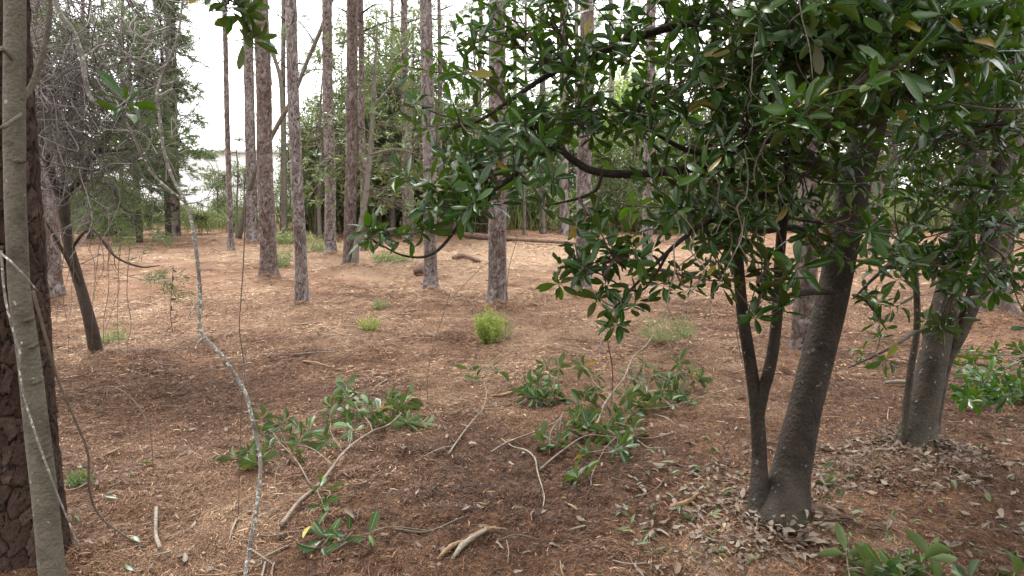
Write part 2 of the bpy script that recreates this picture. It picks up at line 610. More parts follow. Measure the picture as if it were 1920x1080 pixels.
colr = mixc(nt, math_(nt, 'MULTIPLY', n5, .5), colr, (.50, .36, .28), 'MULTIPLY')
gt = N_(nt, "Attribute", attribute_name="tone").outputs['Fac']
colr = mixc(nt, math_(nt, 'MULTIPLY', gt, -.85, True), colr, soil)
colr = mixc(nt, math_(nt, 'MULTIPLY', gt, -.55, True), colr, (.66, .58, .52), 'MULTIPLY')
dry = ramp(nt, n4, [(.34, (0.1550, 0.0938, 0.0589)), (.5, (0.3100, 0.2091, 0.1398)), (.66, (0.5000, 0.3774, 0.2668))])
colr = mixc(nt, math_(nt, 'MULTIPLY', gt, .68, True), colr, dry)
nt.links.new(colr, b.inputs['Base Color'])
b.inputs['Roughness'].default_value = .95
b.inputs['Specular IOR Level'].default_value = .15
bump(nt, b, math_(nt, 'ADD', n3, math_(nt, 'MULTIPLY', n4, .6)), 1.0, .05)
M_GROUND = m


def bark_mat(name, crackc, tones, grain=60, rough=.9, bs=.6, bd=.012):
    """plated pine bark; attributes tell furrow from plate"""
    m, nt, b, out = new_mat(name)
    ca, ta = N_(nt, "Attribute", attribute_name="crack"), N_(nt, "Attribute", attribute_name="tone")
    tc = N_(nt, "TexCoord")
    oi = N_(nt, "ObjectInfo")
    mp = N_(nt, "Mapping")
    mp.inputs['Scale'].default_value = (1, 1, .35)
    nt.links.new(tc.outputs['Object'], mp.inputs[0])
    g1, g2 = noise(nt, mp.outputs[0], grain, 5, .7), noise(nt, mp.outputs[0], 3.0, 4)
    t = math_(nt, 'ADD', math_(nt, 'MULTIPLY', ta.outputs['Fac'], .55), math_(nt, 'MULTIPLY', g1, .65))
    t = math_(nt, 'ADD', t, math_(nt, 'MULTIPLY', math_(nt, 'SUBTRACT', g2, .5), .5))
    t = math_(nt, 'ADD', t, math_(nt, 'MULTIPLY', math_(nt, 'SUBTRACT', oi.outputs['Random'], .5), .22))
    c = ramp(nt, t, tones)
    k = ramp(nt, ca.outputs['Fac'], [(.10, (0, 0, 0)), (.75, (1, 1, 1))])
    nt.links.new(mixc(nt, k, crackc, c), b.inputs['Base Color'])
    b.inputs['Roughness'].default_value = rough
    b.inputs['Specular IOR Level'].default_value = .2
    bump(nt, b, g1, bs, bd)
    return m


M_PINE = bark_mat("pine_bark", (0.0288, 0.0180, 0.0151), [(.22, (0.0518, 0.0317, 0.0266)), (.42, (0.0972, 0.0677, 0.0590)), (.62, (0.1476, 0.1166, 0.1080)), (.88, (0.2448, 0.2160, 0.2088))])
M_PINE_NEAR = bark_mat("near_pine_bark", (.020, .014, .012), [(.22, (.032, .017, .013)), (.45, (.062, .036, .028)), (.68, (.090, .058, .047)), (.95, (.17, .125, .10))], 85, .9, 1.0, .03)
M_PINE_DARK = bark_mat("dark_pine_bark", (0.0263, 0.0180, 0.0150), [(.22, (0.0450, 0.0285, 0.0225)), (.42, (0.0788, 0.0525, 0.0435)), (.62, (0.1125, 0.0840, 0.0735)), (.85, (0.1650, 0.1425, 0.1275))])


def smooth_bark(name, base, dark, pale, moss=None, lich=.62, grain=30, ring=True, zmoss=.5, ls=11):
    m, nt, b, out = new_mat(name)
    tc = N_(nt, "TexCoord")
    o = tc.outputs['Object']
    a1, a2, a3 = noise(nt, o, 7, 5, .6), noise(nt, o, grain, 4, .6), noise(nt, o, 16 * ls / 11, 3, .5)
    c = ramp(nt, a1, [(.3, dark), (.55, base), (.75, base)])
    c = mixc(nt, math_(nt, 'MULTIPLY', a2, .6), c, (.55, .5, .46), 'MULTIPLY')
    vo = N_(nt, "TexVoronoi")
    vo.inputs['Scale'].default_value = ls
    vo.inputs['Randomness'].default_value = 1
    wp = N_(nt, 'TexNoise')
    wp.inputs['Scale'].default_value = ls * 1.6
    wp.inputs['Detail'].default_value = 4
    nt.links.new(o, wp.inputs['Vector'])
    wa = N_(nt, 'VectorMath', operation='MULTIPLY_ADD')
    nt.links.new(wp.outputs['Color'], wa.inputs[0])
    wa.inputs[1].default_value = (1.6 / ls,) * 3
    nt.links.new(o, wa.inputs[2])
    nt.links.new(wa.outputs[0], vo.inputs['Vector'])
    lm = ramp(nt, math_(nt, 'ADD', math_(nt, 'MULTIPLY', math_(nt, 'SUBTRACT', .42, vo.outputs['Distance']), .8), math_(nt, 'MULTIPLY', a3, .8)), [(lich, (0, 0, 0)), (lich + .05, (1, 1, 1))])
    c = mixc(nt, lm, c, pale)
    if moss:
        sz = N_(nt, "SeparateXYZ")
        nt.links.new(o, sz.inputs[0])
        low = math_(nt, 'SUBTRACT', 1.0, math_(nt, 'DIVIDE', sz.outputs[2], zmoss), True)
        mm = ramp(nt, math_(nt, 'ADD', math_(nt, 'MULTIPLY', low, .35), math_(nt, 'MULTIPLY', a1, .8)), [(.62, (0, 0, 0)), (.82, (.55, .55, .55))])
        c = mixc(nt, mm, c, moss)
    nt.links.new(c, b.inputs['Base Color'])
    b.inputs['Roughness'].default_value = .8
    b.inputs['Specular IOR Level'].default_value = .3
    bump(nt, b, math_(nt, 'ADD', a2, math_(nt, 'MULTIPLY', a3, .7)), .8, .02)
    return m


M_MAG = smooth_bark("magnolia_bark", (0.0391, 0.0289, 0.0213), (0.0145, 0.0102, 0.0076), (0.1275, 0.1190, 0.1020), (0.0306, 0.0323, 0.0119), .645, 42, zmoss=.3, ls=17)
M_MAG2 = smooth_bark("lichened_magnolia_bark", (.070, .057, .044), (.027, .021, .016), (.26, .25, .22), (.055, .065, .018), .64, 42, zmoss=.5, ls=17)
M_GREYBARK = smooth_bark("grey_smooth_bark", (.165, .148, .118), (.085, .074, .058), (.30, .31, .27), (.10, .10, .05), .66, 55, ls=20)
M_LICHEN = smooth_bark("lichen_stem_bark", (.33, .31, .28), (.10, .09, .08), (.62, .62, .58), None, .46, 60, ls=34)
M_TWIG = smooth_bark("twig_bark", (.13, .105, .080), (.070, .055, .042), (.3, .3, .27), None, .8)
M_VINE = smooth_bark("vine_bark", (.16, .125, .095), (.090, .070, .055), (.34, .33, .3), None, .75)
M_PALE = smooth_bark("pale_vine_bark", (.27, .235, .19), (.13, .11, .085), (.36, .34, .30), None, .6, ls=40)
M_STICK = smooth_bark("stick_bark", (.24, .19, .15), (.12, .09, .07), (.40, .36, .31), None, .66, ls=26)
M_CEDARBARK = smooth_bark("cedar_bark", (0.0600, 0.0425, 0.0330), (0.0300, 0.0210, 0.0170), (0.1100, 0.0950, 0.0800), None, .78)
M_WOOD = smooth_bark("torn_wood", (.33, .215, .125), (.17, .095, .055), (.44, .34, .24), None, .66, ls=40)
M_LOG = smooth_bark("log_bark", (0.1820, 0.1155, 0.0875), (0.0910, 0.0560, 0.0420), (0.2800, 0.2100, 0.1680), None, .72)

# ------------------------------------------------------------------ mounds that the ground and things share
for px, py, r_, h_ in [(500, 533, .55, .16), (657, 508, .6, .16), (808, 552, .35, .09), (933, 582, .4, .08), (1092, 556, .45, .12),
                       (565, 580, .35, .07), (285, 668, .40, .06), (210, 672, .3, .03), (1462, 985, .40, .05), (1600, 905, .40, .06), (1680, 900, .45, .05), (1722, 866, .40, .06), (1800, 905, .4, .05),
                       (1250, 660, .6, .09), (330, 905, .5, .05), (785, 505, .25, .14), (865, 492, .35, .12), (45, 1010, .5, .08), (1000, 582, .3, .08), (100, 560, .5, .12), (1855, 610, .8, .2), (620, 482, .5, .12), (845, 635, .25, .06), (390, 640, .3, .04)]:
    g_ = G(px, py)
    MOUNDS.append((g_[0], g_[1], r_, h_))

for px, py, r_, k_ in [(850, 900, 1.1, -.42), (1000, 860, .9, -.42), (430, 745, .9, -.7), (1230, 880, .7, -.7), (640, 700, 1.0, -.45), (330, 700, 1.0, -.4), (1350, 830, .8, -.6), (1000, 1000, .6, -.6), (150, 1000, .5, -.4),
                        (350, 585, 1.6, .35), (240, 560, 1.5, .3), (1010, 485, 5.0, .85), (420, 480, 4.0, .5), (720, 600, 1.8, .45), (1100, 620, 1.6, .3), (560, 930, .5, .3), (330, 930, .5, .4), (1800, 960, .8, -.3), (1250, 470, 5.0, .7), (850, 465, 5.0, .6)]:  # soil and straw patches; front shade and far brightness painted in with them
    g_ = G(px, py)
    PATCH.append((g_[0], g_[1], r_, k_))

# ------------------------------------------------------------------ ground sheet
def axis(stops):
    out = []
    for (a, b, st) in stops:
        out.append(np.arange(a, b, st))
    return np.concatenate(out + [[stops[-1][1]]])


def grow(a, b, s0, f):
    o, x, s = [], a, s0
    while x < b:
        o.append(x)
        x += s
        s *= f
    return np.array(o + [b])


ys = np.concatenate([-grow(-1.5, 60, .3, 1.25)[::-1][:-1] if False else np.linspace(-40, 1.4, 12), np.arange(1.5, 3, .1), np.arange(3, 11, .035), grow(11, 900, .05, 1.022)])
xr = np.concatenate([np.arange(0, 5, .04), grow(5, 700, .06, 1.035)])
xs = np.concatenate([-xr[::-1][:-1], xr])
X, Y = np.meshgrid(xs, ys)
Z = ground(X, Y)
i = np.arange(X.size).reshape(X.shape)
q = np.stack([i[:-1, :-1], i[:-1, 1:], i[1:, 1:], i[1:, :-1]], -1).reshape(-1, 4)
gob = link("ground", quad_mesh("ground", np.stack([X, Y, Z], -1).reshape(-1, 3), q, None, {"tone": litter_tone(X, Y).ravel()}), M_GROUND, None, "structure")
gob["label"] = "bare reddish brown forest floor of shredded pine straw and soil"

# ------------------------------------------------------------------ litter on the ground
def area_pts(n, y0, y1, margin=1.1):
    """points on the ground of the wedge in front of the camera, evenly spread per square metre"""
    y = np.sqrt(R(y0 ** 2, y1 ** 2, n))
    x = R(-1, 1, n) * y * .75 * margin
    return x, y


def strips(mb, x, y, L, W, tilt=.12, lift=.012, bend=.12):
    n = len(x)
    z = ground(x, y) + R(.0, lift, n)
    yaw = 9 * vnoise(x * .8, y * .8, 41) + rng.normal(0, .75, n)
    tl = rng.normal(0, tilt, n)
    D = np.stack([np.cos(yaw) * np.cos(tl), np.sin(yaw) * np.cos(tl), np.sin(tl)], 1)
    S = np.stack([-np.sin(yaw), np.cos(yaw), rng.normal(0, .5, n)], 1)
    S = unit(S)
    O = np.stack([x, y, z], 1)
    cv = rng.normal(0, bend, n)
    t = np.array([-.5, 0, .5])
    cen = O[:, None] + D[:, None] * (t[None, :, None] * L[:, None, None]) + S[:, None] * ((1 - 4 * t ** 2)[None, :, None] * (cv * L)[:, None, None])
    cen[:, 1, 2] += np.abs(rng.normal(0, .006, n))
    w = np.array([.5, 1, .35])[None, :, None] * W[:, None, None] * .5
    v = np.stack([cen - S[:, None] * w, cen + S[:, None] * w], 2).reshape(n, 6, 3)
    q = np.array([[0, 1, 3, 2], [2, 3, 5, 4]])
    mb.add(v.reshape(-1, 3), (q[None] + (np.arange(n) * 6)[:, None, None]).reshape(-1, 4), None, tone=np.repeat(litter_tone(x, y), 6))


def litter_density(x, y):
    return .45 + .5 * litter_tone(x, y) + 1.2 * vnoise(x * .5, y * .5, 31) + 1.7 * vnoise(x * 1.9, y * 1.9, 32) + .8 * vnoise(x * 6, y * 6, 33)


def thin(x, y, lo=.16):
    k = np.clip(litter_density(x, y), lo, 1) > R(0, 1, len(x))
    return x[k], y[k]


mb = MB()
for n, y0, y1, l0, l1, w0, w1 in [(80000, 3.2, 8, .05, .16, .0018, .0040), (120000, 3.2, 8, .02, .07, .003, .007), (110000, 8, 15, .04, .17, .004, .010), (60000, 15, 40, .08, .30, .010, .024)]:
    x, y = thin(*area_pts(n, y0, y1))
    strips(mb, x, y, R(l0, l1, len(x)), R(w0, w1, len(x)))
for n, y0, y1, l0, l1, w0, w1 in [(110000, 3.2, 8, .008, .035, .003, .008), (60000, 8, 15, .015, .05, .006, .014)]:
    x, y = area_pts(n, y0, y1)
    strips(mb, x, y, R(l0, l1, len(x)), R(w0, w1, len(x)), .3, .012, .05)
o = mb.build("pine_straw", M_STRAW, None, "stuff", smooth=False)
tag(o, "shredded reddish brown pine straw strewn all over the clearing", "pine straw")
mb = MB()
for n, y0, y1, l0, l1, w0, w1 in [(14000, 3.2, 8, .015, .07, .004, .012), (20000, 8, 16, .02, .12, .008, .020), (14000, 16, 40, .06, .22, .014, .038)]:
    x, y = thin(*area_pts(n, y0, y1), lo=.05)
    strips(mb, x, y, R(l0, l1, len(x)), R(w0, w1, len(x)), .15, .02, .04)
o = mb.build("wood_chips", M_CHIP, None, "stuff", smooth=False)
tag(o, "pale splinters and wood chips scattered over the straw", "wood chips")

# heaps of raked straw and roots
mb = MB()
for (mx, my, mr, mh) in MOUNDS:
    n = int(620 * mr / .4)
    a, r_ = R(0, 6.28, n), np.abs(rng.normal(0, mr * .75, n))
    f = 1 if my < 9 else 1.7 if my < 16 else 2.6
    strips(mb, mx + r_ * np.cos(a), my + r_ * np.sin(a), R(.05, .18, n), R(.002, .0045, n) * f, .32, .035, .2)
o = mb.build("straw_heaps", M_STRAW, None, "stuff", smooth=False)
tag(o, "loose heaps of raked straw and roots round trunk feet", "straw heap")

# ------------------------------------------------------------------ white building beyond the trees
def boxv(x0, x1, y0, y1, z0, z1):
    v = np.array([[x, y, z] for x in (x0, x1) for y in (y0, y1) for z in (z0, z1)], float)
    q = np.array([[0, 1, 3, 2], [4, 6, 7, 5], [0, 4, 5, 1], [2, 3, 7, 6], [0, 2, 6, 4], [1, 5, 7, 3]])
    return v, q


def paint_mat(name, c, rough=.5, streak=.25):
    m, nt, b, out = new_mat(name)
    tc = N_(nt, "TexCoord")
    mp = N_(nt, "Mapping")
    mp.inputs['Scale'].default_value = (1.5, 1.5, .12)
    nt.links.new(tc.outputs['Object'], mp.inputs[0])
    n = noise(nt, mp.outputs[0], 1.4, 5, .6)
    nt.links.new(mixc(nt, math_(nt, 'MULTIPLY', n, streak), c, (.55, .53, .48), 'MULTIPLY'), b.inputs['Base Color'])
    b.inputs['Roughness'].default_value = rough
    return m


M_WALL = paint_mat("white_metal_wall", (.86, .87, .88), .5, .12)
M_ROOF = paint_mat("pale_roof", (.70, .71, .72), .4, .15)
M_TRIM = paint_mat("grey_trim", (.55, .55, .56), .5, .1)
bx0, bx1, by, bh = -48.0, -13.5, 58.0, 5.0
bld = thing("warehouse", (bx0, by, 0), "long low white metal building behind the trees on the left", "building")
MB().add(*boxv(bx0, bx1, by, by + 22, -.2, bh)).build("wall", M_WALL, bld, smooth=False)
rbm = MB()
for xx in np.arange(bx0 + .3, bx1, .6):
    rbm.add(*boxv(xx, xx + .07, by - .035, by + .02, 0, bh - .05))
rbm.build("wall_ribs", M_WALL, bld, "stuff", smooth=False)
rv = np.array([[bx0 - .3, by - .35, bh + .05], [bx1 + .3, by - .35, bh + .05], [bx1 + .3, by + 11, bh + 1.2], [bx0 - .3, by + 11, bh + 1.2],
               [bx1 + .3, by + 22.3, bh + .05], [bx0 - .3, by + 22.3, bh + .05]])
MB().add(rv, np.array([[0, 1, 2, 3], [3, 2, 4, 5]])).build("roof", M_ROOF, bld, smooth=False)
MB().add(*boxv(bx0 - .3, bx1 + .3, by - .45, by - .3, bh - .12, bh + .08)).build("gutter", M_TRIM, bld, smooth=False)
for xx in (bx0 + 9, bx0 + 21, bx0 + 31):
    MB().add(*boxv(xx, xx + .1, by - .14, by - .04, 0, bh - .1)).build("downpipe", M_WALL, bld, smooth=False)

# ------------------------------------------------------------------ pines
def needle_quads(mb, O, D, L, W):
    n = len(O)
    S = unit(np.cross(D, rng.normal(0, 1, (n, 3))))
    E = O + D * L[:, None]
    M_ = O + D * L[:, None] * .55
    v = np.stack([O - S * W[:, None] * .3, O + S * W[:, None] * .3, M_ + S * W[:, None] * .5, M_ - S * W[:, None] * .5,
                  E + S * W[:, None] * .1, E - S * W[:, None] * .1], 1)
    q = np.array([[0, 1, 2, 3], [3, 2, 4, 5]])
    mb.add(v.reshape(-1, 3), (q[None] + (np.arange(n) * 6)[:, None, None]).reshape(-1, 4))


def crown_meshes(seed, nb=24, height=7.0, reach=2.6):
    wood, ndl = MB(), MB()
    for k in range(nb):
        z = -height * (1 - k / nb) ** .9
        ln = reach * R(.55, 1.1) * (.35 + .65 * min(1, -z / 3.5))
        az = k * 2.4 + R(-.4, .4)
        d = np.array([math.cos(az), math.sin(az), 0])
        p0 = np.array([0, 0, z])
        pts = [p0, p0 + d * ln * .4 + [0, 0, ln * R(.0, .2)], p0 + d * ln * .75 + [0, 0, ln * R(.05, .3)], p0 + d * ln + [0, 0, ln * R(.1, .4)]]
        wood.add(*tube(pts, [.035, .022, .012, .006], 5, 3))
        ends = [pts[-1]]
        for s in range(5):
            t = R(.35, .95)
            b0 = p0 + d * ln * t + [0, 0, ln * .2 * t]
            b1 = b0 + unit(d * .6 + rng.normal(0, .6, 3) + [0, 0, .3]) * R(.35, .8)
            wood.add(*tube([b0, b1], [.01, .004], 4, 1))
            ends += [b1, b0 * .4 + b1 * .6]
        for e in ends:
            n = 30
            ax = unit(d * .5 + [0, 0, .6] + rng.normal(0, .3, 3))
            D = unit(ax + rng.normal(0, .75, (n, 3)))
            needle_quads(ndl, e + rng.normal(0, .05, (n, 3)), D, R(.16, .30, n), R(.008, .014, n))
    a, b_ = wood.mesh("branches"), ndl.mesh("needles", False)
    a.materials.append(M_PINE)
    b_.materials.append(M_NEEDLE)
    return a, b_


CROWNS = [crown_meshes(k, nb, h, r_) for k, (nb, h, r_) in enumerate([(24, 7.5, 2.6), (18, 6.0, 2.2), (28, 9.0, 3.0)])]
pine_no = [0]


def pine(bpx, bpy_, tpx, wpx, label, mat=None, H=17.0, group=None, near=False, Y=None, crown=True, dead=0, bow=0.0, name="pine_tree"):
    pine_no[0] += 1
    k = pine_no[0]
    base = G(bpx, bpy_)
    if Y is not None:
        base = np.array([P(bpx, 400, Y)[0], Y, 0])
    base[2] = float(ground(base[0], base[1]))
    tp = P(tpx, 0, base[1])
    dx = (tp[0] - base[0]) / (tp[2] - base[2])
    dy = R(-.01, .01)
    r = wpx / 2 * base[1] / FPX
    root = thing(name, base, label, "pine tree", group)
    zs = np.array([-.12, 1.0, 2.5, 4.5, 7, 10, H])
    hv = tp[2] - base[2]
    wob = R(-.03, .03, 7)
    wob[:2] = 0
    pts = [base + [dx * z + bow * math.sin(math.pi * min(z / hv, 1.6)) + wob[i_], dy * z, z] for i_, z in enumerate(zs)]
    yy = base[1]
    if near:
        a = pine_trunk(pts, r, r * .5, 5.5, 200, .009, (.062, .15), .020, k, .35, .11, 1.3)
    elif yy < 18:
        a = pine_trunk(pts, r, r * .55, 7.5, 52, .026, (.055, .115), .022, k, .75, .2)
    elif yy < 32:
        a = pine_trunk(pts, r, r * .6, 10, 30, .05, (.07, .15), .022, k, .7)
    else:
        a = pine_trunk(pts, r, r * .6, 14, 14, .14, (.08, .2), .015, k, .25)
    v, q, cr, cid = a
    MB().add(v, q, None, crack=cr, tone=cid).build("trunk", mat or M_PINE, root)
    top = pts[-1]
    if crown:
        c = CROWNS[k % 3]
        ang, sc = R(0, 6.28), R(.8, 1.15)
        for nm, me in zip(("branches", "needles"), c):
            o = bpy.data.objects.new(nm, me)
            COL.objects.link(o)
            if nm == "branches":
                o.parent = crown_wood = root
                o.location = [float(t) for t in (top - base)]
                o.rotation_euler = (0, 0, ang)
                o.scale = (sc, sc, sc)
                crown_wood = o
            else:
                o.parent = crown_wood
            o["kind"] = "stuff"
    for j in range(5 if 8 < yy < 32 else 0):
        z = R(1.6, 7)
        az = R(math.pi, 2 * math.pi)
        rr_ = r * (1 - .45 * z / H)
        d = np.array([math.cos(az), math.sin(az), .25])
        p0 = base + [dx * z + bow * math.sin(math.pi * min(z / hv, 1.6)), dy * z, z]
        MB().add(*tube([p0 + d * rr_ * .6, p0 + d * (rr_ + R(.03, .12))], [.016, .010], 6, 1)).build('stub', mat or M_TWIG, root)
    for j in range(dead):
        z = R(3.5, 9)
        p0 = base + [dx * z, dy * z, z]
        az = R(0, 6.28)
        ln = R(.5, 1.8)
        d = np.array([math.cos(az), .5 * math.sin(az), R(-.1, .35)])
        pp = [p0, p0 + d * ln * .5 + rng.normal(0, .06, 3), p0 + d * ln + [0, 0, R(-.2, .3)]]
        MB().add(*tube(pp, [.018, .012, .005], 5, 3)).build("branch", M_TWIG, root)
    return root


pine(44, 1040, -22, 138, "big pine with deep red-brown bark plates at the left edge of the photo", M_PINE_NEAR, 18, near=True)
pine(98, 560, 70, 36, "stout pine behind the leaning cedar at far left", H=18)
pine(327, 441, 318, 22, "pine half hidden by green cedar in front of the white building", H=19, dead=2)
pine(433, 468, 420, 10, "very slender pine pole in front of the white building", H=14, dead=1)
pine(473, 451, 463, 20, "pine just left of the pine with the raked mound, behind it", H=19, dead=2)
pine(505, 528, 486, 29, "tall pine on a raked mound, third trunk from the white building", H=19, dead=1)
pine(567, 575, 547, 21, "slim straight pine nearest the camera left of centre", H=17, dead=1)
pine(620, 478, 613, 20, "pine with a small white tag on its bark", H=18, dead=8)
pine(655, 501, 661, 22, "dark barked pine with vines, beside a thin grey magnolia stem", M_PINE_DARK, 18, dead=3)
pine(683, 470, 676, 12, "thin pine rising right behind the dark vine-wrapped pine", H=13, dead=9)
pine(763, 447, 757, 15, "far pine with bare side branches between dark pine and centre pine", H=13, dead=14)
pine(808, 547, 800, 24, "pine in the centre with a raked heap at its foot", H=18, dead=3)
pine(933, 574, 931, 33, "pine right behind the bright green bush", H=18)
pine(1092, 552, 1103, 27, "pine behind the hanging magnolia bough, right of the green bush", H=18)
pine(1213, 492, 1221, 19, "pine seen through the magnolia leaves above the grey dry weed", H=19, dead=2)
pine(1506, 652, 1530, 40, "red-brown pine bole between the twin magnolia stems and the thick trunk", H=17)
pine(1852, 606, 1905, 58, "thick pine base behind the lichened magnolia at the right edge", M_PINE_DARK, 18)
pine(530, 438, 532, 11, "thin far pine standing behind the leaning dead trunk", H=13.5, dead=4)
pine(826, 444, 823, 10, "thin far pine with needle tufts right of the centre pine", H=11, dead=10)
pine(1018, 437, 1016, 13, "far pine above the right end of the fallen log", H=18)
pine(1058, 440, 1056, 17, "grey far pine just right of the fallen log's end", H=18)
pine(983, 441, 985, 6, "dark pencil-thin far sapling above the fallen log", M_PINE_DARK, 11, dead=3)
pine(1330, 470, 1345, 20, "far pine glimpsed through the middle of the big magnolia", H=18)
pine(1640, 480, 1660, 20, "far pine glimpsed right of the thick magnolia trunk", H=18)
MARKS = [(40, "the big left-edge pine"), (98, "the stout left pine"), (262, "the dark cedar"), (327, "the half-hidden pine"), (433, "the slender pine pole"), (505, "the mound pine"), (567, "the slim near pine"), (620, "the tagged pine"), (660, "the dark pine"),
         (763, "the bare-branched far pine"), (808, "the centre pine"), (933, "the green-bush pine"), (1018, "the log's end"), (1092, "the hanging bough pine"), (1213, "the dry-weed pine"), (1400, "the twin magnolia stems"), (1575, "the thick magnolia trunk"), (1760, "the lichened magnolia")]


def where(px):
    m_ = min(MARKS, key=lambda t: abs(t[0] - px))
    d = px - m_[0]
    return ("behind " if abs(d) < 12 else "left of " if d < 0 else "right of ") + m_[1]


far_lab = "slim grey pine in the distant wood"
for px, Yf, w in [(735, 55, 9), (895, 47, 10), (965, 52, 9), (1085, 46, 10),
                  (1150, 44, 11), (1175, 52, 11), (1250, 44, 11), (1300, 52, 10), (1370, 42, 11), (1420, 50, 10), (1460, 58, 9),
                  (1490, 44, 12), (1560, 52, 10), (1620, 60, 9), (1680, 46, 11), (1740, 54, 10), (1800, 44, 12), (1880, 50, 11), (1915, 58, 9), (1980, 46, 11), (2060, 52, 11),
                  (225, 52, 8), (150, 46, 10), (60, 50, 9), (-60, 42, 11), (-160, 50, 10)]:
    pine(px, 440, px + R(-8, 8), w, far_lab + ", " + where(px), H=R(15, 20), group="pines of the distant wood", Y=Yf, dead=1)

# leaning and bare trunks
def bare_tree(name, pts, rad, mat, label, cat, branches=(), n=8, bump_=.06):
    base = pts[0]
    root = thing(name, base, label, cat)
    MB().add(*tube(pts, rad, n, 6, bump_, len(label))).build("trunk", mat, root)
    for bp, br in branches:
        MB().add(*tube(bp, br, 5, 4)).build("branch", mat, root)
    return root


YL = 31.0
lp = [GG(448, 448), P(462, 380, YL - 1), P(480, 318, YL - 2), P(515, 245, YL - 3), P(548, 185, YL - 4), P(578, 110, YL - 4.5), P(612, 30, YL - 5), P(640, -60, YL - 5.5)]
bare_tree("leaning_tree", lp, [.12, .11, .10, .09, .08, .075, .07, .05], M_GREYBARK, "bare dead trunk leaning diagonally across behind the pines", "dead tree",
          [([P(560, 150, YL - 4.2), P(590, 130, YL - 4.6), P(640, 140, YL - 5)], [.03, .02, .008]), ([P(590, 80, YL - 4.6), P(560, 40, YL - 5), P(520, 30, YL - 5)], [.03, .02, .01])])
cp = [gp(*G(533, 447)[:2]), P(533, 300, 31), P(530, 220, 31), P(526, 150, 31), P(512, 100, 31), P(500, 60, 31), P(488, -30, 31)]
bare_tree("crooked_tree", cp, [.12, .11, .10, .09, .08, .07, .05], M_GREYBARK, "thin crooked bare trunk curving left behind the leaning dead trunk", "tree",
          [([P(520, 120, 31), P(545, 90, 31), P(575, 80, 31.5)], [.03, .02, .01])])

# ------------------------------------------------------------------ far understory and shrubs
def blob_points(n, cx, rad, hollow=.45):
    d = unit(rng.normal(0, 1, (n, 3)))
    return cx + d * rad * (R(hollow, 1, n) ** .7)[:, None]


def shrub_meshes(w, h, nleaf, ll, mat, nclump=7, tm=None, stems=7):
    wood, fol = MB(), MB()
    cs = []
    for k in range(nclump):
        a, r_ = R(0, 6.28), R(.1, .75)
        cs.append((np.array([w * .5 * r_ * math.cos(a), w * .5 * r_ * math.sin(a), h * R(.25, .85)]), np.array([w * R(.16, .3), w * R(.16, .3), h * R(.12, .24)])))
    for k in range(stems):
        c = cs[k % nclump][0]
        p0 = np.array([R(-.1, .1) * w, R(-.1, .1) * w, -.05])
        wood.add(*tube([p0, (p0 + c) / 2 + rng.normal(0, .08, 3), c + [0, 0, .2 * h]], [.022, .014, .006], 4, 3))
    per = nleaf // nclump
    for c, r_ in cs:
        O = blob_points(per, c, r_, .2)
        O[:, 2] = np.maximum(O[:, 2], .02)
        D = unit(unit(O - c) * .6 + rng.normal(0, .6, (per, 3)))
        Nn = rng.normal(0, .5, (per, 3)) + [0, 0, 1]
        batch(fol, tm or LOW, O, D, Nn, ll * R(.6, 1.3, per))
    a, b_ = wood.mesh("stems"), fol.mesh("foliage", False)
    a.materials.append(M_TWIG)
    b_.materials.append(mat)
    return a, b_


def place(name, meshes, loc, sc, label, cat, group, rot=None):
    root = thing(name, loc, label, cat, group)
    rot = R(0, 6.28) if rot is None else rot
    for nm, me in zip(("stems", "foliage") if name != "understory_tree" else ("trunk", "foliage"), meshes):
        o = bpy.data.objects.new(nm, me)
        COL.objects.link(o)
        o.parent = root
        o.rotation_euler = (0, 0, rot)
        o.scale = (sc, sc, sc)
        if nm == "foliage":
            o["kind"] = "stuff"
    return root


SHR = [shrub_meshes(2.6, 2.0, 2800, .16, M_BRUSH, 11), shrub_meshes(2.2, 2.6, 2600, .17, M_FAR, 11), shrub_meshes(3.0, 1.6, 2800, .15, M_BRUSH, 12), shrub_meshes(2.0, 1.8, 2200, .17, M_CEDAR2, 10), shrub_meshes(2.4, 3.0, 3000, .18, M_FAR, 12)]
for k in range(92):
    px = -120 + k * 24 + R(-12, 12)
    Yb = R(35, 39) if k % 2 else R(39, 46)
    if 180 < px < 420 and k % 3 == 0:
        Yb = R(33.5, 36)
    p = P(px, 400, Yb)
    place("shrub", SHR[int(rng.integers(0, 5))], gp(p[0], p[1]), R(.75, 1.2) * (.8 if px < 480 else 1), "olive tan shrub at the far clearing edge, " + where(px), "shrub", "shrubs along the far edge of the clearing")

# dry grass and stems at the thicket foot
mb = MB()
n = 5200
x, y = R(-36, 40, n), R(34, 42, n)
O = np.stack([x, y, ground(x, y)], 1)
D = unit(rng.normal(0, .22, (n, 3)) + [0, 0, 1])
needle_quads(mb, O, D, R(.5, 1.7, n), R(.02, .045, n))
o = mb.build("brush_stems", M_BRUSH, None, "stuff", smooth=False)
tag(o, "dry upright stems and tall grass along the thicket foot", "undergrowth")


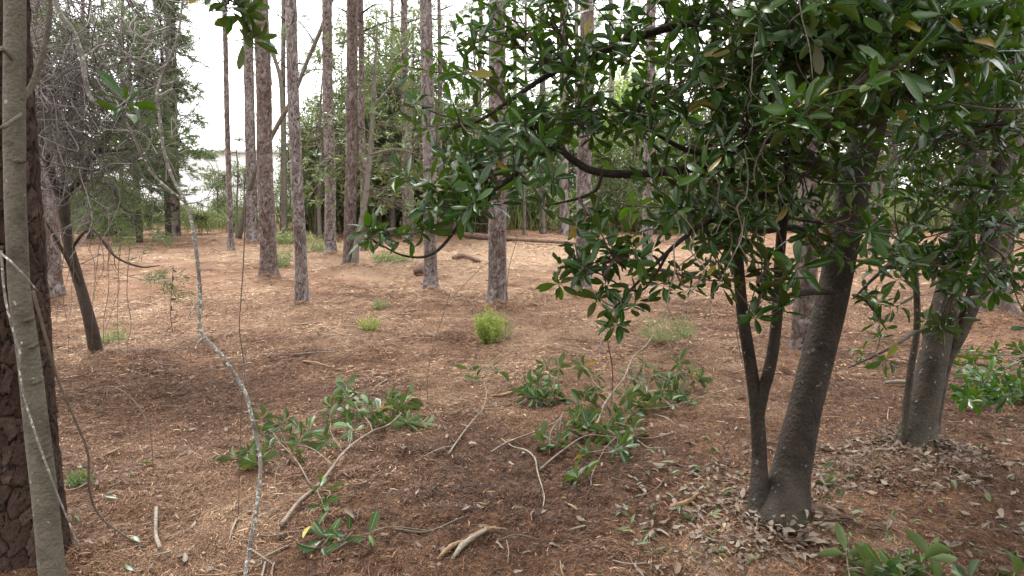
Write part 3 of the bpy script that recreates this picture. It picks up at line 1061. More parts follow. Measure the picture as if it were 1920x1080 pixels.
def tree_meshes(h, nclump, nleaf, ll, mat, w, zlo=.35, tm=None):
    wood, fol = MB(), MB()
    top = np.array([R(-.3, .3), R(-.3, .3), h])
    tr = [np.array([0, 0, -.1]), np.array([R(-.1, .1), R(-.1, .1), h * .4]), top]
    wood.add(*tube(tr, [.11, .08, .02], 7, 5, .05))
    for k in range(nclump):
        z = h * R(zlo, 1.0)
        a, r_ = R(0, 6.28), w * R(.15, .5) * (1.15 - .6 * (z / h))
        c = np.array([r_ * math.cos(a), r_ * math.sin(a), z])
        b0 = np.array([0, 0, max(.3, z - R(.3, 1.0))])
        wood.add(*tube([b0, (b0 + c) / 2 + [0, 0, .15], c], [.03, .018, .006], 4, 3))
        per = nleaf // nclump
        O = blob_points(per, c, np.array([w * .17, w * .17, h * .065]) * R(.7, 1.3), .1)
        D = unit(unit(O - c) * .5 + rng.normal(0, .6, (per, 3)))
        batch(fol, tm or LOW, O, D, rng.normal(0, .5, (per, 3)) + [0, 0, 1], ll * R(.6, 1.3, per))
    a, b_ = wood.mesh("trunk"), fol.mesh("foliage", False)
    a.materials.append(M_TWIG)
    b_.materials.append(mat)
    return a, b_


TRE = [tree_meshes(6.5, 40, 5200, .23, M_FAR, 4.4, .18), tree_meshes(8.5, 46, 5600, .23, M_FAR, 5.0, .16), tree_meshes(5.0, 30, 4200, .20, M_CEDAR2, 3.2, .10), tree_meshes(9.5, 40, 4600, .22, M_SPRING, 5.0, .4)]
for px, Yt, v_, sc in [(600, 44, 1, .9), (655, 47, 0, 1), (715, 42, 1, .8), (770, 46, 0, 1.0), (840, 44, 0, .9), (880, 38, 2, .9), (905, 41, 2, 1.0), (945, 49, 1, 1.0), (1000, 50, 0, 1.0), (1050, 53, 1, 1.1),
                       (1100, 47, 0, 1.1), (1150, 50, 1, 1.1), (1185, 45, 3, 1.0), (1215, 55, 1, 1.2), (1260, 43, 0, 1.1), (1310, 47, 1, 1.1), (1360, 41, 0, 1.2), (1400, 50, 1, 1.2), (1450, 43, 2, 1.3),
                       (1500, 48, 1, 1.2), (1555, 42, 0, 1.3), (1610, 50, 1, 1.2), (1660, 43, 0, 1.2), (1720, 47, 1, 1.2), (1770, 41, 2, 1.4), (1830, 46, 1, 1.2), (1890, 42, 0, 1.3), (1960, 46, 1, 1.2), (2040, 42, 0, 1.2),
                       (1170, 66, 3, 1.3), (1420, 62, 3, 1.2), (590, 34, 0, .85), (640, 37, 1, 1.05), (690, 36, 1, 1.15), (735, 33.5, 0, 1.2), (780, 36, 1, 1.2), (720, 38, 1, 1.25), (850, 34, 0, .95), (880, 35, 1, .85), (610, 35.5, 1, .7), (560, 38, 0, .6), (410, 40, 0, .5), (460, 42, 0, .55), (1120, 36, 0, .8), (1190, 38, 1, .9), (580, 39, 2, .7), (625, 41, 0, .8), (690, 39, 0, .8), (745, 40, 2, .9), (800, 39, 0, .9), (830, 41, 1, .8), (960, 43, 0, .8), (1025, 45, 2, 1.1), (1075, 44, 0, .9), (1130, 39, 0, .8), (1230, 39, 2, 1.0), (1280, 41, 0, .9), (790, 56, 1, 1.2), (700, 58, 1, 1.1), (900, 60, 1, 1.3), (1000, 62, 1, 1.3), (1100, 64, 1, 1.3),
                       (20, 44, 2, 1.2), (-50, 40, 1, 1.0), (120, 47, 0, 1.0), (180, 42, 2, 1.0), (-130, 46, 0, 1.2), (560, 52, 2, .6)]:
    p = P(px, 400, Yt)
    lab = ["leafy evergreen tree in the distant wood", "tall leafy evergreen in the distant wood", "dense small conifer at the wood edge", "yellow-green spring tree in the distant wood"][v_]
    lab = lab + ", " + where(px)
    place("understory_tree", TRE[v_], gp(p[0], p[1]), sc, lab, "tree", ["evergreen trees of the distant wood", "evergreen trees of the distant wood", "conifers at the wood edge", "spring green trees"][v_])

# more of the wood, added unseen behind and beside the viewpoint for shade
for k, (x_, y_, v_, sc) in enumerate([(-5, -3, 1, .9), (-1.5, -5, 0, .9), (2.5, -3.5, 1, .9), (6, -4, 0, 1.0), (-9, -6, 1, 1.0), (9, -1, 1, .9), (-8.5, 1.5, 0, .8), (4, -8, 1, 1.1), (-4, -9, 1, 1.1), (11, -7, 1, 1.1), (0, -12, 1, 1.2), (-13, -2, 1, 1.1), (12, 6, 1, .9), (14, 13, 0, 1.1), (-15, 9, 1, 1.0)]):
    place("understory_tree", TRE[v_], gp(x_, y_), sc, "unseen leafy evergreen added outside the frame to shade the foreground", "tree", "shade trees added outside the frame")

# ------------------------------------------------------------------ cedars on the left
def cedar(base, h, w, lean, label, mat, nb, zlo=.08, spray=34, nl=(.12, .26), nw=(.016, .032), name="cedar_tree", droop=.25):
    root = thing(name, base, label, "cedar tree")
    tr = [base + [0, 0, -.1], base + [lean * .4, 0, h * .4], base + [lean * .8, 0, h * .75], base + [lean, 0, h]]
    MB().add(*tube(tr, [.14, .11, .06, .02], 10, 8, .08)).build("trunk", M_CEDARBARK, root)
    wood, fol = MB(), MB()
    for k in range(nb):
        f = zlo + (1 - zlo) * (k + R(0, 1)) / nb
        z = f * h
        p0 = base + [lean * f, 0, z]
        ln = w * .5 * R(.5, 1.15) * (1 - .55 * f)
        az = R(0, 6.28)
        d = np.array([math.cos(az), math.sin(az), 0])
        pts = [p0, p0 + d * ln * .5 + [0, 0, ln * R(0, .25)], p0 + d * ln + [0, 0, -ln * droop * R(.2, 1.3)]]
        wood.add(*tube(pts, [.022, .012, .004], 4, 3))
        m_ = 9
        for s in range(m_):
            t = .25 + .75 * s / (m_ - 1)
            c = (1 - t) ** 2 * pts[0] + 2 * t * (1 - t) * pts[1] + t * t * pts[2] + rng.normal(0, .13, 3)
            n = spray
            ax = unit(d + [0, 0, R(-.5, .4)] + rng.normal(0, .35, 3))
            tt = R(0, 1, n)
            O = c + ax * (tt * .38)[:, None] + rng.normal(0, .035, (n, 3))
            needle_quads(fol, O, unit(ax + rng.normal(0, .55, (n, 3)) + [0, 0, -.1]), R(*nl, n), R(*nw, n))
    wood.build("branches", M_CEDARBARK, root, "stuff")
    fol.build("foliage", mat, root, "stuff", smooth=False)
    return root


cedar(GG(262, 455), 8.5, 4.2, .1, "dark dense cedar with drooping sprays at left, nearer the vine-hung tree", M_CEDAR, 95)
cedar(GG(316, 446), 10.5, 4.4, .3, "bright green cedar in front of the white building", M_CEDAR2, 115, .22)
cedar(GG(170, 448), 9.0, 4.0, -.3, "dull green cedar behind the vine-hung leaning tree", M_CEDAR, 60)
cedar(GG(215, 440), 2.2, 2.6, 0, "low dark cedar bush at the clearing's left edge", M_CEDAR, 30, .02)

# the leaning vine-hung cedar
Yc = 9.2
cb = GG(182, 664)
root = thing("leaning_cedar", cb, "leaning dark cedar with forked limbs and a tangle of dry twigs", "cedar tree")
fork = P(116, 370, Yc)
MB().add(*tube([cb + [0, 0, -.1], P(168, 600, Yc), P(146, 520, Yc), P(128, 450, Yc), fork], [.085, .072, .066, .066, .07], 14, 8, .12, 3)).build("trunk", M_CEDARBARK, root)
limbs = [([P(120, 385, Yc), P(98, 330, Yc), P(84, 280, Yc), P(74, 200, Yc), P(85, 100, Yc), P(100, -20, Yc)], [.06, .05, .045, .04, .03, .02]),
         ([P(114, 378, Yc), P(150, 335, Yc), P(185, 280, Yc - .2), P(215, 238, Yc - .3), P(235, 190, Yc - .4)], [.05, .042, .034, .028, .012]),
         ([P(122, 380, Yc), P(120, 300, Yc + .3), P(135, 200, Yc + .3), P(160, 100, Yc + .4), P(170, -10, Yc + .4)], [.045, .04, .03, .025, .015]),
         ([P(155, 545, Yc), P(128, 490, Yc - .2), P(100, 440, Yc - .3), P(75, 400, Yc - .3)], [.03, .026, .02, .01]),
         ([P(130, 470, Yc), P(170, 430, Yc - .4), P(215, 480, Yc - .6), P(262, 500, Yc - .7), P(300, 498, Yc - .8)], [.022, .018, .014, .012, .005]),
         ([P(150, 335, Yc), P(205, 350, Yc - .3), P(230, 390, Yc - .5), P(262, 405, Yc - .6)], [.025, .018, .014, .006]),
         ([P(180, 285, Yc), P(240, 280, Yc - .3), P(300, 270, Yc - .5), P(345, 278, Yc - .6)], [.022, .016, .010, .005])]
for pts, rr_ in limbs:
    MB().add(*tube(pts, rr_, 7, 6, .1)).build("limb", M_CEDARBARK, root)
fol = MB()
for px, py, rx, ry, n in [(215, 195, 70, 40, 26), (270, 235, 70, 40, 24), (200, 280, 70, 30, 18), (300, 280, 50, 25, 12), (150, 150, 60, 60, 26), (110, 60, 60, 50, 22), (240, 400, 60, 30, 12), (270, 450, 45, 25, 12), (295, 520, 35, 22, 10),
                          (90, 250, 50, 60, 18), (180, 60, 70, 45, 18), (215, 330, 60, 40, 14)]:
    for s in range(n):
        c = P(px + rng.normal(0, rx * .55), py + rng.normal(0, ry * .55), Yc + R(-.8, .7))
        m_ = 40
        ax = unit(rng.normal(0, 1, 3) * [1, 1, .35])
        O = c + ax * (R(0, 1, m_) * .3)[:, None] + rng.normal(0, .03, (m_, 3))
        needle_quads(fol, O, unit(ax + rng.normal(0, .6, (m_, 3))), R(.04, .12, m_), R(.006, .012, m_))
fol.build("foliage", M_CEDAR, root, "stuff", smooth=False)
tw = MB()
for s in range(900):
    px, py = R(60, 330), R(-40, 360) - R(0, 60)
    if s % 2:
        px, py = rng.normal(115, 45), rng.normal(180, 90)
    c = P(px, py, Yc + R(-1.2, .6))
    d = unit(rng.normal(0, 1, 3) + [0, 0, -.25])
    ln = R(.25, .9)
    sd = rng.normal(0, .14, (3, 3))
    tw.add(*tube([c, c + d * ln * .35 + sd[0], c + d * ln * .7 + sd[1] + [0, 0, -.05], c + d * ln + sd[2] + [0, 0, -.16]], [.0075, .006, .005, .003], 3, 4, cap=False))
tw.build("dry_twigs", M_TANGLE, root, "stuff")

# ------------------------------------------------------------------ magnolias
def in_view(O):
    x, y, z = project(O)
    return (x > -20) & (x < 1940) & (y > -20) & (y < 1100) & (z > .3)


def PP(l):
    return [P(*c) for c in l]


def magnolia(name, label, base, stems, limbs, clumps, mats, LL=.122, tm=None, nparts=300, twig_r=.0045, npl=(6, 10), cat="magnolia tree", bark=None, dense=1.0, sag=.12, extra=(), group=None):
    root = thing(name, base, label, cat, group)
    bark = bark or M_MAG
    skel = []
    for k, (pts, rad) in enumerate(stems):
        MB().add(*tube(pts, rad, 20 if max(rad) > .06 else 10, 8, .045, k + 3)).build("trunk" if k == 0 else "stem", bark, root)
        skel.append(smooth_line(pts, 6))
    for k, (pts, rad) in enumerate(limbs):
        MB().add(*tube(pts, rad, 8, 7, .08, k + 20)).build("limb", bark, root)
        skel.append(smooth_line(pts, 6))
    sk = np.concatenate(skel)
    sk = sk[sk[:, 2] > base[2] + .5]
    tw = MB()
    Os, Ds, Ns, Ls = [], [], [], []
    for (px, py, Yc_, rx, ry, dep, n) in clumps:
        c = P(px, py, Yc_)
        s = Yc_ / FPX
        a0 = sk[np.argmin(np.linalg.norm((sk - c) * [1, 1, 1.2], axis=1))]
        dist = np.linalg.norm(c - a0)
        mid = (a0 + c) / 2 + rng.normal(0, .08, 3) * dist + [0, 0, .06 * dist]
        br = smooth_line([a0, mid, c], 8)
        if dist > .06:
            tw.add(*tube([a0, mid, c], [twig_r * 2.6, twig_r * 2, twig_r * 1.3], 6, 6, .1))
        for k in range(max(1, round(n * dense))):
            e = c + [rng.normal(0, .62) * rx * s, rng.normal(0, .6) * dep, rng.normal(0, .62) * ry * s]
            b0 = br[int(rng.integers(len(br) // 3, len(br)))]
            ax = unit(unit(e - b0) * .8 + rng.normal(0, .42, 3) + [0, -.1, .75])
            m1 = b0 + (e - b0) * .55 + rng.normal(0, .05, 3) * np.linalg.norm(e - b0) - ax * .03
            tw.add(*tube([b0, m1, e], [twig_r * 1.1, twig_r, twig_r * .7], 5, 4))
            r = rosette(e, ax, int(rng.integers(*npl)), LL * R(.8, 1.15) * (1.15 if Yc_ < 3.85 else 1.0), sag=sag)
            for l_, x_ in zip((Os, Ds, Ns, Ls), r):
                l_.append(x_)
    for (e, ax, n, ln) in extra:
        r = rosette(np.asarray(e), ax, n, ln, 50, 90, .08)
        b0 = sk[np.argmin(np.linalg.norm(sk - e, axis=1))]
        tw.add(*tube([b0, (b0 + e) / 2 + [0, 0, -.05], e], [twig_r * 1.5, twig_r * 1.2, twig_r * .8], 5, 6))
        for l_, x_ in zip((Os, Ds, Ns, Ls), r):
            l_.append(x_)
    tw.build("twigs", M_TWIG, root, "stuff")
    O, D, Nn, L = (np.concatenate(l_) for l_ in (Os, Ds, Ns, Ls))
    tm = tm or FULL
    size = L / np.maximum(O[:, 1], .5) * in_view(O)
    order = np.argsort(-size)
    big, rest = order[:nparts], order[nparts:]
    if nparts:
        pick = (R(0, 1, len(big)) < .025).astype(int)
        leaf_objects("leaf", [mats[0], M_YELLOW], tm, O[big], D[big], Nn[big], L[big], root, pick)
    fb = MB()
    batch(fb, tm, O[rest], D[rest], Nn[rest], L[rest])
    fb.build("foliage", mats[0], root, "stuff")
    return root


b1 = GG(1462, 990)
stems1 = [([b1 + [0, 0, -.12]] + PP([(1482, 890, 4.62), (1508, 770, 4.66), (1538, 650, 4.7), (1560, 560, 4.72), (1583, 440, 4.74), (1602, 340, 4.76), (1628, 250, 4.8), (1655, 140, 4.82), (1672, 30, 4.84), (1685, -100, 4.86), (1690, -300, 4.9)]),
           [.21, .130, .108, .106, .105, .105, .10, .095, .088, .08, .07, .05]),
          ([b1 + [-.13, .02, -.1]] + PP([(1424, 870, 4.6), (1419, 770, 4.6), (1408, 690, 4.6), (1394, 600, 4.58), (1386, 520, 4.56), (1379, 430, 4.54), (1366, 300, 4.5), (1350, 180, 4.48), (1338, 50, 4.45), (1330, -80, 4.45)]),
           [.085, .050, .044, .040, .037, .035, .033, .03, .026, .02, .014]),
          (PP([(1420, 790, 4.6), (1431, 735, 4.57), (1443, 690, 4.55), (1452, 640, 4.55), (1459, 560, 4.53), (1463, 470, 4.5), (1475, 335, 4.46), (1490, 200, 4.42), (1502, 70, 4.4), (1510, -80, 4.4)]),
           [.040, .038, .037, .036, .034, .032, .03, .026, .02, .012])]
limbs1 = [(PP([(1598, 345, 4.76), (1500, 296, 4.7), (1400, 284, 4.6), (1330, 304, 4.5), (1275, 318, 4.45), (1175, 327, 4.4), (1110, 320, 4.35), (1070, 296, 4.3), (1035, 278, 4.3), (965, 330, 4.2), (890, 385, 4.1), (820, 470, 4.05), (760, 480, 4.0), (690, 445, 3.95)]),
           [.052, .045, .038, .034, .03, .026, .023, .02, .018, .014, .011, .009, .006, .004]),
          (PP([(1660, 120, 4.8), (1540, 50, 4.7), (1380, 30, 4.6), (1240, 56, 4.5), (1160, 86, 4.45), (1100, 106, 4.4), (1020, 146, 4.35), (960, 186, 4.3), (900, 225, 4.25), (850, 240, 4.2)]),
           [.04, .036, .03, .025, .022, .019, .016, .012, .009, .006]),
          (PP([(1468, 350, 4.46), (1430, 368, 4.3), (1385, 388, 4.2), (1310, 426, 4.05), (1255, 470, 3.95), (1200, 525, 3.9), (1150, 580, 3.85)]), [.022, .02, .018, .015, .012, .009, .006]),
          (PP([(1130, 322, 4.36), (1118, 355, 4.3), (1085, 372, 4.25), (1022, 386, 4.2)]), [.012, .011, .009, .005]),
          (PP([(1568, 505, 4.72), (1500, 430, 4.7), (1421, 432, 4.6), (1350, 400, 4.5), (1290, 390, 4.4)]), [.03, .026, .022, .016, .01]),
          (PP([(1556, 545, 4.6), (1510, 548, 4.4), (1440, 560, 4.1), (1420, 530, 3.8)]), [.028, .022, .015, .008]),
          (PP([(1630, 250, 4.75), (1600, 235, 4.2), (1550, 235, 3.6), (1520, 220, 3.25)]), [.03, .022, .014, .006]),
          (PP([(1640, 200, 4.78), (1690, 180, 4.2), (1700, 170, 3.7), (1720, 190, 3.4)]), [.03, .022, .014, .007]),
          (PP([(1640, 160, 4.8), (1600, 110, 4.3), (1560, 90, 3.8), (1480, 70, 3.6)]), [.03, .022, .014, .007]),
          (PP([(1520, 290, 4.7), (1460, 262, 4.5), (1400, 272, 4.4), (1300, 285, 4.35), (1200, 230, 4.3), (1130, 180, 4.3)]), [.03, .026, .022, .016, .012, .006]),
          (PP([(1676, -20, 4.84), (1450, -220, 4.6), (1150, -300, 4.3), (850, -290, 4.0), (600, -190, 3.8), (470, -60, 3.6), (420, -5, 3.5)]), [.045, .038, .03, .022, .015, .009, .005]),
          (PP([(1255, 470, 3.95), (1225, 520, 3.95), (1190, 545, 3.9), (1100, 500, 3.9)]), [.009, .008, .006, .004])]
clumps1 = [(885, 130, 4.3, 70, 45, .3, 9), (950, 50, 4.4, 75, 42, .4, 12), (860, 225, 4.2, 70, 45, .3, 9), (900, 300, 4.2, 70, 45, .35, 12), (990, 230, 4.3, 100, 70, .5, 24), (1050, 120, 4.5, 70, 50, .4, 12), (1030, 40, 4.5, 70, 40, .4, 10),
           (850, 370, 4.1, 75, 35, .3, 12), (790, 345, 4.1, 40, 30, .2, 4), (745, 430, 4.0, 45, 22, .2, 4), (700, 440, 3.95, 20, 14, .1, 2), (960, 310, 4.2, 60, 45, .35, 10), (1085, 200, 4.4, 70, 60, .4, 12), (1160, 80, 4.5, 80, 60, .5, 15),
           (1185, 215, 4.4, 90, 60, .5, 16), (1100, 405, 4.2, 30, 22, .15, 3), (1150, 475, 4.0, 75, 38, .3, 13), (1100, 490, 3.95, 40, 25, .2, 4), (1165, 580, 3.85, 50, 22, .2, 5), (1265, 390, 4.25, 90, 50, .4, 16), (1285, 520, 4.0, 45, 40, .25, 5),
           (1300, 130, 4.3, 100, 90, .6, 34), (1430, 70, 3.9, 100, 70, .6, 36), (1420, 240, 4.1, 100, 80, .6, 28), (1560, 60, 3.7, 110, 60, .6, 38), (1525, 215, 3.0, 45, 26, .2, 6), (1800, 70, 3.4, 60, 40, .2, 7), (1660, 110, 3.1, 60, 40, .2, 7), (1670, 170, 3.7, 120, 80, .6, 38), (1700, 50, 3.6, 110, 60, .5, 30),
           (1440, 505, 3.75, 45, 30, .2, 6), (1420, 590, 3.9, 40, 40, .2, 4), (1600, 420, 4.1, 80, 55, .35, 14), (1360, 340, 4.3, 90, 50, .5, 18), (1510, 330, 4.3, 90, 60, .4, 16), (1520, 130, 4.9, 120, 90, .6, 24), (1300, 20, 4.6, 90, 50, .5, 18),
           (430, 5, 3.5, 45, 22, .15, 4), (470, 60, 3.5, 14, 22, .1, 2), (1330, 470, 4.2, 60, 50, .4, 8), (1380, 420, 4.0, 60, 40, .3, 9),
           (1300, -130, 4.3, 130, 80, .8, 30), (1500, -150, 3.8, 140, 90, .8, 40), (1700, -160, 4.2, 150, 100, .9, 40), (1100, -100, 4.3, 120, 60, .6, 20), (1600, -380, 4.6, 200, 120, 1.0, 50), (1350, -350, 4.2, 150, 100, .9, 34), (1000, -260, 4.1, 130, 70, .6, 16), (1700, -250, 3.0, 150, 80, .5, 24)]  # leaf clumps added above the frame to shade the ground below
magnolia("magnolia_tree", "large magnolia with thick leaning trunk and two slim stems at right", b1, stems1, limbs1, clumps1, [M_LEAF], dense=1.3)

b2 = GG(1712, 862)
stems2 = [([b2 + [0, 0, -.12]] + PP([(1726, 780, 5.7), (1746, 690, 5.72), (1766, 600, 5.75), (1790, 500, 5.78), (1810, 400, 5.8), (1825, 280, 5.82), (1836, 150, 5.85), (1842, 0, 5.9), (1848, -200, 5.9)]),
           [.19, .128, .112, .106, .10, .098, .092, .088, .075, .05]),
          ([b2 + [.16, .06, -.1]] + PP([(1754, 780, 5.75), (1770, 690, 5.75), (1806, 610, 5.75), (1846, 500, 5.75), (1867, 400, 5.75), (1882, 260, 5.75), (1894, 120, 5.78), (1902, 0, 5.8), (1910, -160, 5.8)]),
           [.062, .048, .050, .060, .064, .066, .072, .078, .07, .05]),
          ([b2 + [-.10, -.02, -.05]] + PP([(1700, 760, 5.6), (1708, 690, 5.58), (1719, 620, 5.56), (1718, 540, 5.5), (1708, 470, 5.45), (1700, 380, 5.4)]), [.034, .03, .028, .026, .024, .02, .012])]
limbs2 = [(PP([(1790, 500, 5.75), (1740, 470, 5.4), (1690, 480, 5.1), (1640, 520, 4.9), (1600, 560, 4.8)]), [.03, .024, .018, .012, .006]),
          (PP([(1825, 280, 5.8), (1780, 240, 5.3), (1740, 250, 4.9), (1700, 300, 4.7)]), [.035, .026, .018, .008]),
          (PP([(1860, 430, 5.75), (1870, 420, 5.2), (1850, 440, 4.8), (1820, 480, 4.6)]), [.03, .022, .016, .008]),
          (PP([(1836, 150, 5.85), (1820, 110, 5.2), (1800, 90, 4.7), (1770, 110, 4.5)]), [.035, .026, .018, .008]),
          (PP([(1890, 170, 5.75), (1880, 210, 5.1), (1860, 240, 4.6)]), [.03, .02, .01]),
          (PP([(1719, 620, 5.56), (1690, 640, 5.2), (1655, 660, 5.0), (1590, 690, 4.9)]), [.014, .012, .009, .005]),
          (PP([(1842, 10, 5.9), (1700, -60, 6.2), (1500, -100, 6.4), (1400, -60, 6.5)]), [.05, .04, .03, .012])]
clumps2 = [(1800, 90, 4.6, 110, 80, .6, 34), (1865, 230, 4.5, 80, 80, .6, 32), (1760, 260, 4.9, 100, 70, .6, 28), (1850, 400, 4.6, 85, 60, .5, 26), (1720, 400, 4.9, 90, 60, .5, 20), (1700, 480, 4.8, 80, 45, .4, 14), (1810, 500, 4.6, 90, 50, .4, 18),
           (1650, 600, 4.8, 45, 40, .3, 5), (1640, 660, 4.95, 30, 22, .2, 3), (1895, 520, 4.7, 40, 60, .4, 10), (1840, 20, 4.6, 100, 50, .6, 24), (1630, 20, 6.2, 140, 70, .6, 24), (1500, 60, 6.4, 140, 90, .6, 24), (1620, 250, 6.2, 120, 120, .6, 28),
           (1740, 150, 6.4, 140, 120, .7, 30), (1880, 330, 6.4, 90, 100, .6, 20), (1780, 590, 4.7, 50, 30, .25, 5), (1905, 100, 4.8, 60, 90, .5, 20)]
magnolia("magnolia_tree", "lichen spotted magnolia with a forked trunk at the right edge", b2, stems2, limbs2, clumps2, [M_LEAF], bark=M_MAG2, dense=1.15)

# young magnolias further back
bm = GG(664, 503)
magnolia("young_magnolia", "young magnolia with a thin grey stem leaning on the dark pine", bm,
         [([bm + [0, 0, -.1]] + PP([(670, 450, 19.6), (681, 400, 19.7), (690, 330, 19.8), (697, 250, 19.9), (702, 150, 20), (708, 40, 20)]), [.10, .085, .08, .075, .065, .05, .02])],
         [(PP([(690, 330, 19.8), (650, 300, 20), (600, 280, 20.3)]), [.035, .025, .01]), (PP([(694, 290, 19.8), (740, 280, 20), (790, 290, 20.3)]), [.035, .025, .01]), (PP([(699, 200, 20), (740, 150, 20.2), (765, 90, 20.5)]), [.03, .02, .008])],
         [(595, 235, 20.3, 35, 30, .6, 14), (605, 310, 20.2, 40, 35, .6, 18), (650, 245, 20.2, 40, 35, .6, 12), (650, 320, 20.6, 45, 35, .7, 16), (720, 235, 20.2, 40, 35, .6, 14), (745, 310, 20.4, 45, 35, .7, 20), (785, 270, 20.6, 35, 45, .7, 18), (700, 160, 20.1, 40, 35, .6, 8),
          (755, 380, 20.6, 40, 25, .6, 12), (640, 80, 20.3, 30, 25, .5, 8), (740, 110, 20.6, 35, 40, .6, 14), (760, 180, 20.8, 35, 40, .6, 16), (720, 300, 21, 45, 45, .8, 20), (800, 340, 21, 40, 40, .8, 14), (700, 360, 20.6, 40, 30, .6, 10), (600, 370, 20.4, 30, 30, .5, 7)],
         [M_FAR], .17, MID, 0, .010, (6, 9), bark=M_GREYBARK)
bm = GG(600, 446)
magnolia("young_magnolia", "young magnolia filling the gap behind the pine with the white tag", bm,
         [([bm + [0, 0, -.1]] + PP([(598, 380, 31.5), (602, 300, 31.6), (600, 220, 31.6), (606, 120, 31.6)]), [.09, .08, .07, .05, .02])], [],
         [(590, 260, 31.4, 40, 35, .9, 20), (600, 340, 31.2, 40, 35, .9, 22), (635, 290, 31.6, 35, 40, .9, 18), (560, 330, 31.6, 25, 30, .7, 8), (625, 370, 31, 35, 25, .8, 12), (600, 190, 31.5, 30, 30, .7, 8)],
         [M_FAR], .20, MID, 0, .012, (6, 8), bark=M_GREYBARK)
bm = GG(443, 446)
magnolia("young_magnolia", "sparse magnolia sapling beside the slender pine pole", bm,
         [([bm + [0, 0, -.1]] + PP([(444, 380, 31.5), (446, 320, 31.6), (440, 250, 31.6)]), [.05, .045, .035, .012])], [],
         [(450, 265, 31.5, 18, 16, .4, 5), (412, 330, 31.4, 15, 25, .4, 5), (455, 350, 31.4, 18, 25, .4, 5), (410, 375, 31.2, 15, 15, .4, 4), (430, 290, 31.4, 16, 14, .4, 3)],
         [M_FAR], .19, MID, 0, .010, (5, 8), bark=M_GREYBARK)
bm = GG(770, 452)
magnolia("young_magnolia", "evergreen magnolia behind the centre pine", bm,
         [([bm + [0, 0, -.1]] + PP([(772, 380, 29), (768, 300, 29), (772, 200, 29), (770, 120, 29)]), [.10, .09, .08, .05, .02])], [],
         [(780, 330, 28.8, 45, 40, .9, 24), (745, 290, 29, 40, 40, .9, 20), (800, 250, 29.2, 40, 40, .9, 18), (760, 200, 29, 40, 35, .9, 12), (850, 330, 29.2, 40, 40, .9, 20), (720, 350, 28.8, 35, 30, .8, 16), (690, 290, 29.2, 35, 40, .8, 12), (860, 400, 28.8, 40, 25, .8, 12)],
         [M_FAR], .19, MID, 0, .012, (6, 8), bark=M_GREYBARK)

# ------------------------------------------------------------------ left foreground: grey tree, lichened sapling, vines
gb = P(105, 1165, 3.42)
gb[2] = float(ground(gb[0], gb[1]))
groot = thing("grey_tree", gb, "smooth grey trunk in front of the big pine at the left edge", "tree")
MB().add(*tube([gb + [0, 0, -.1]] + PP([(98, 1080, 3.42), (87, 960, 3.41), (72, 830, 3.4), (57, 700, 3.4), (44, 600, 3.4), (36, 530, 3.4), (29, 400, 3.4), (27, 270, 3.4), (27, 150, 3.4), (28, 0, 3.4), (30, -200, 3.4), (34, -500, 3.4)]),
               [.075, .060, .058, .055, .050, .047, .046, .045, .046, .045, .044, .042, .034], 28, 10, .035, 4)).build("trunk", M_GREYBARK, groot)
for bp, br in [(PP([(2, 90, 3.3), (18, 105, 3.35), (34, 130, 3.4)]), [.012, .010, .012]), (PP([(46, 380, 3.4), (20, 232, 3.3), (2, 240, 3.2)][1:]), [.012, .008]),
               (PP([(36, 190, 3.4), (60, 160, 3.5), (82, 90, 3.55), (92, 20, 3.6), (96, -80, 3.6)]), [.016, .015, .013, .012, .010]),
               (PP([(40, 215, 3.36), (10, 235, 3.25), (-30, 255, 3.1)]), [.01, .008, .005])]:
    MB().add(*tube(bp, br, 7, 6, .1)).build("branch", M_GREYBARK, groot)
# knots
for px, py in [(47, 600), (62, 718), (30, 300), (55, 650), (80, 860)]:
    c = P(px, py, 3.345)
    MB().add(*tube([c + [0, .05, 0], c + [0, -.006, -.004]], [.014, .008], 8, 1)).build("knot", M_TWIG, groot)


def stem_thing(name, label, cat, lines, mat, group=None, n=7, bump_=.12, base=None, leaves=None):
    """lines: list of (points, radii); the first is the main stem"""
    root = thing(name, base if base is not None else lines[0][0][0], label, cat, group)
    for k, (pts, rad) in enumerate(lines):
        MB().add(*tube(pts, rad, n, 7, bump_, k + len(label))).build("stem" if k == 0 else "branch", mat, root)
    return root


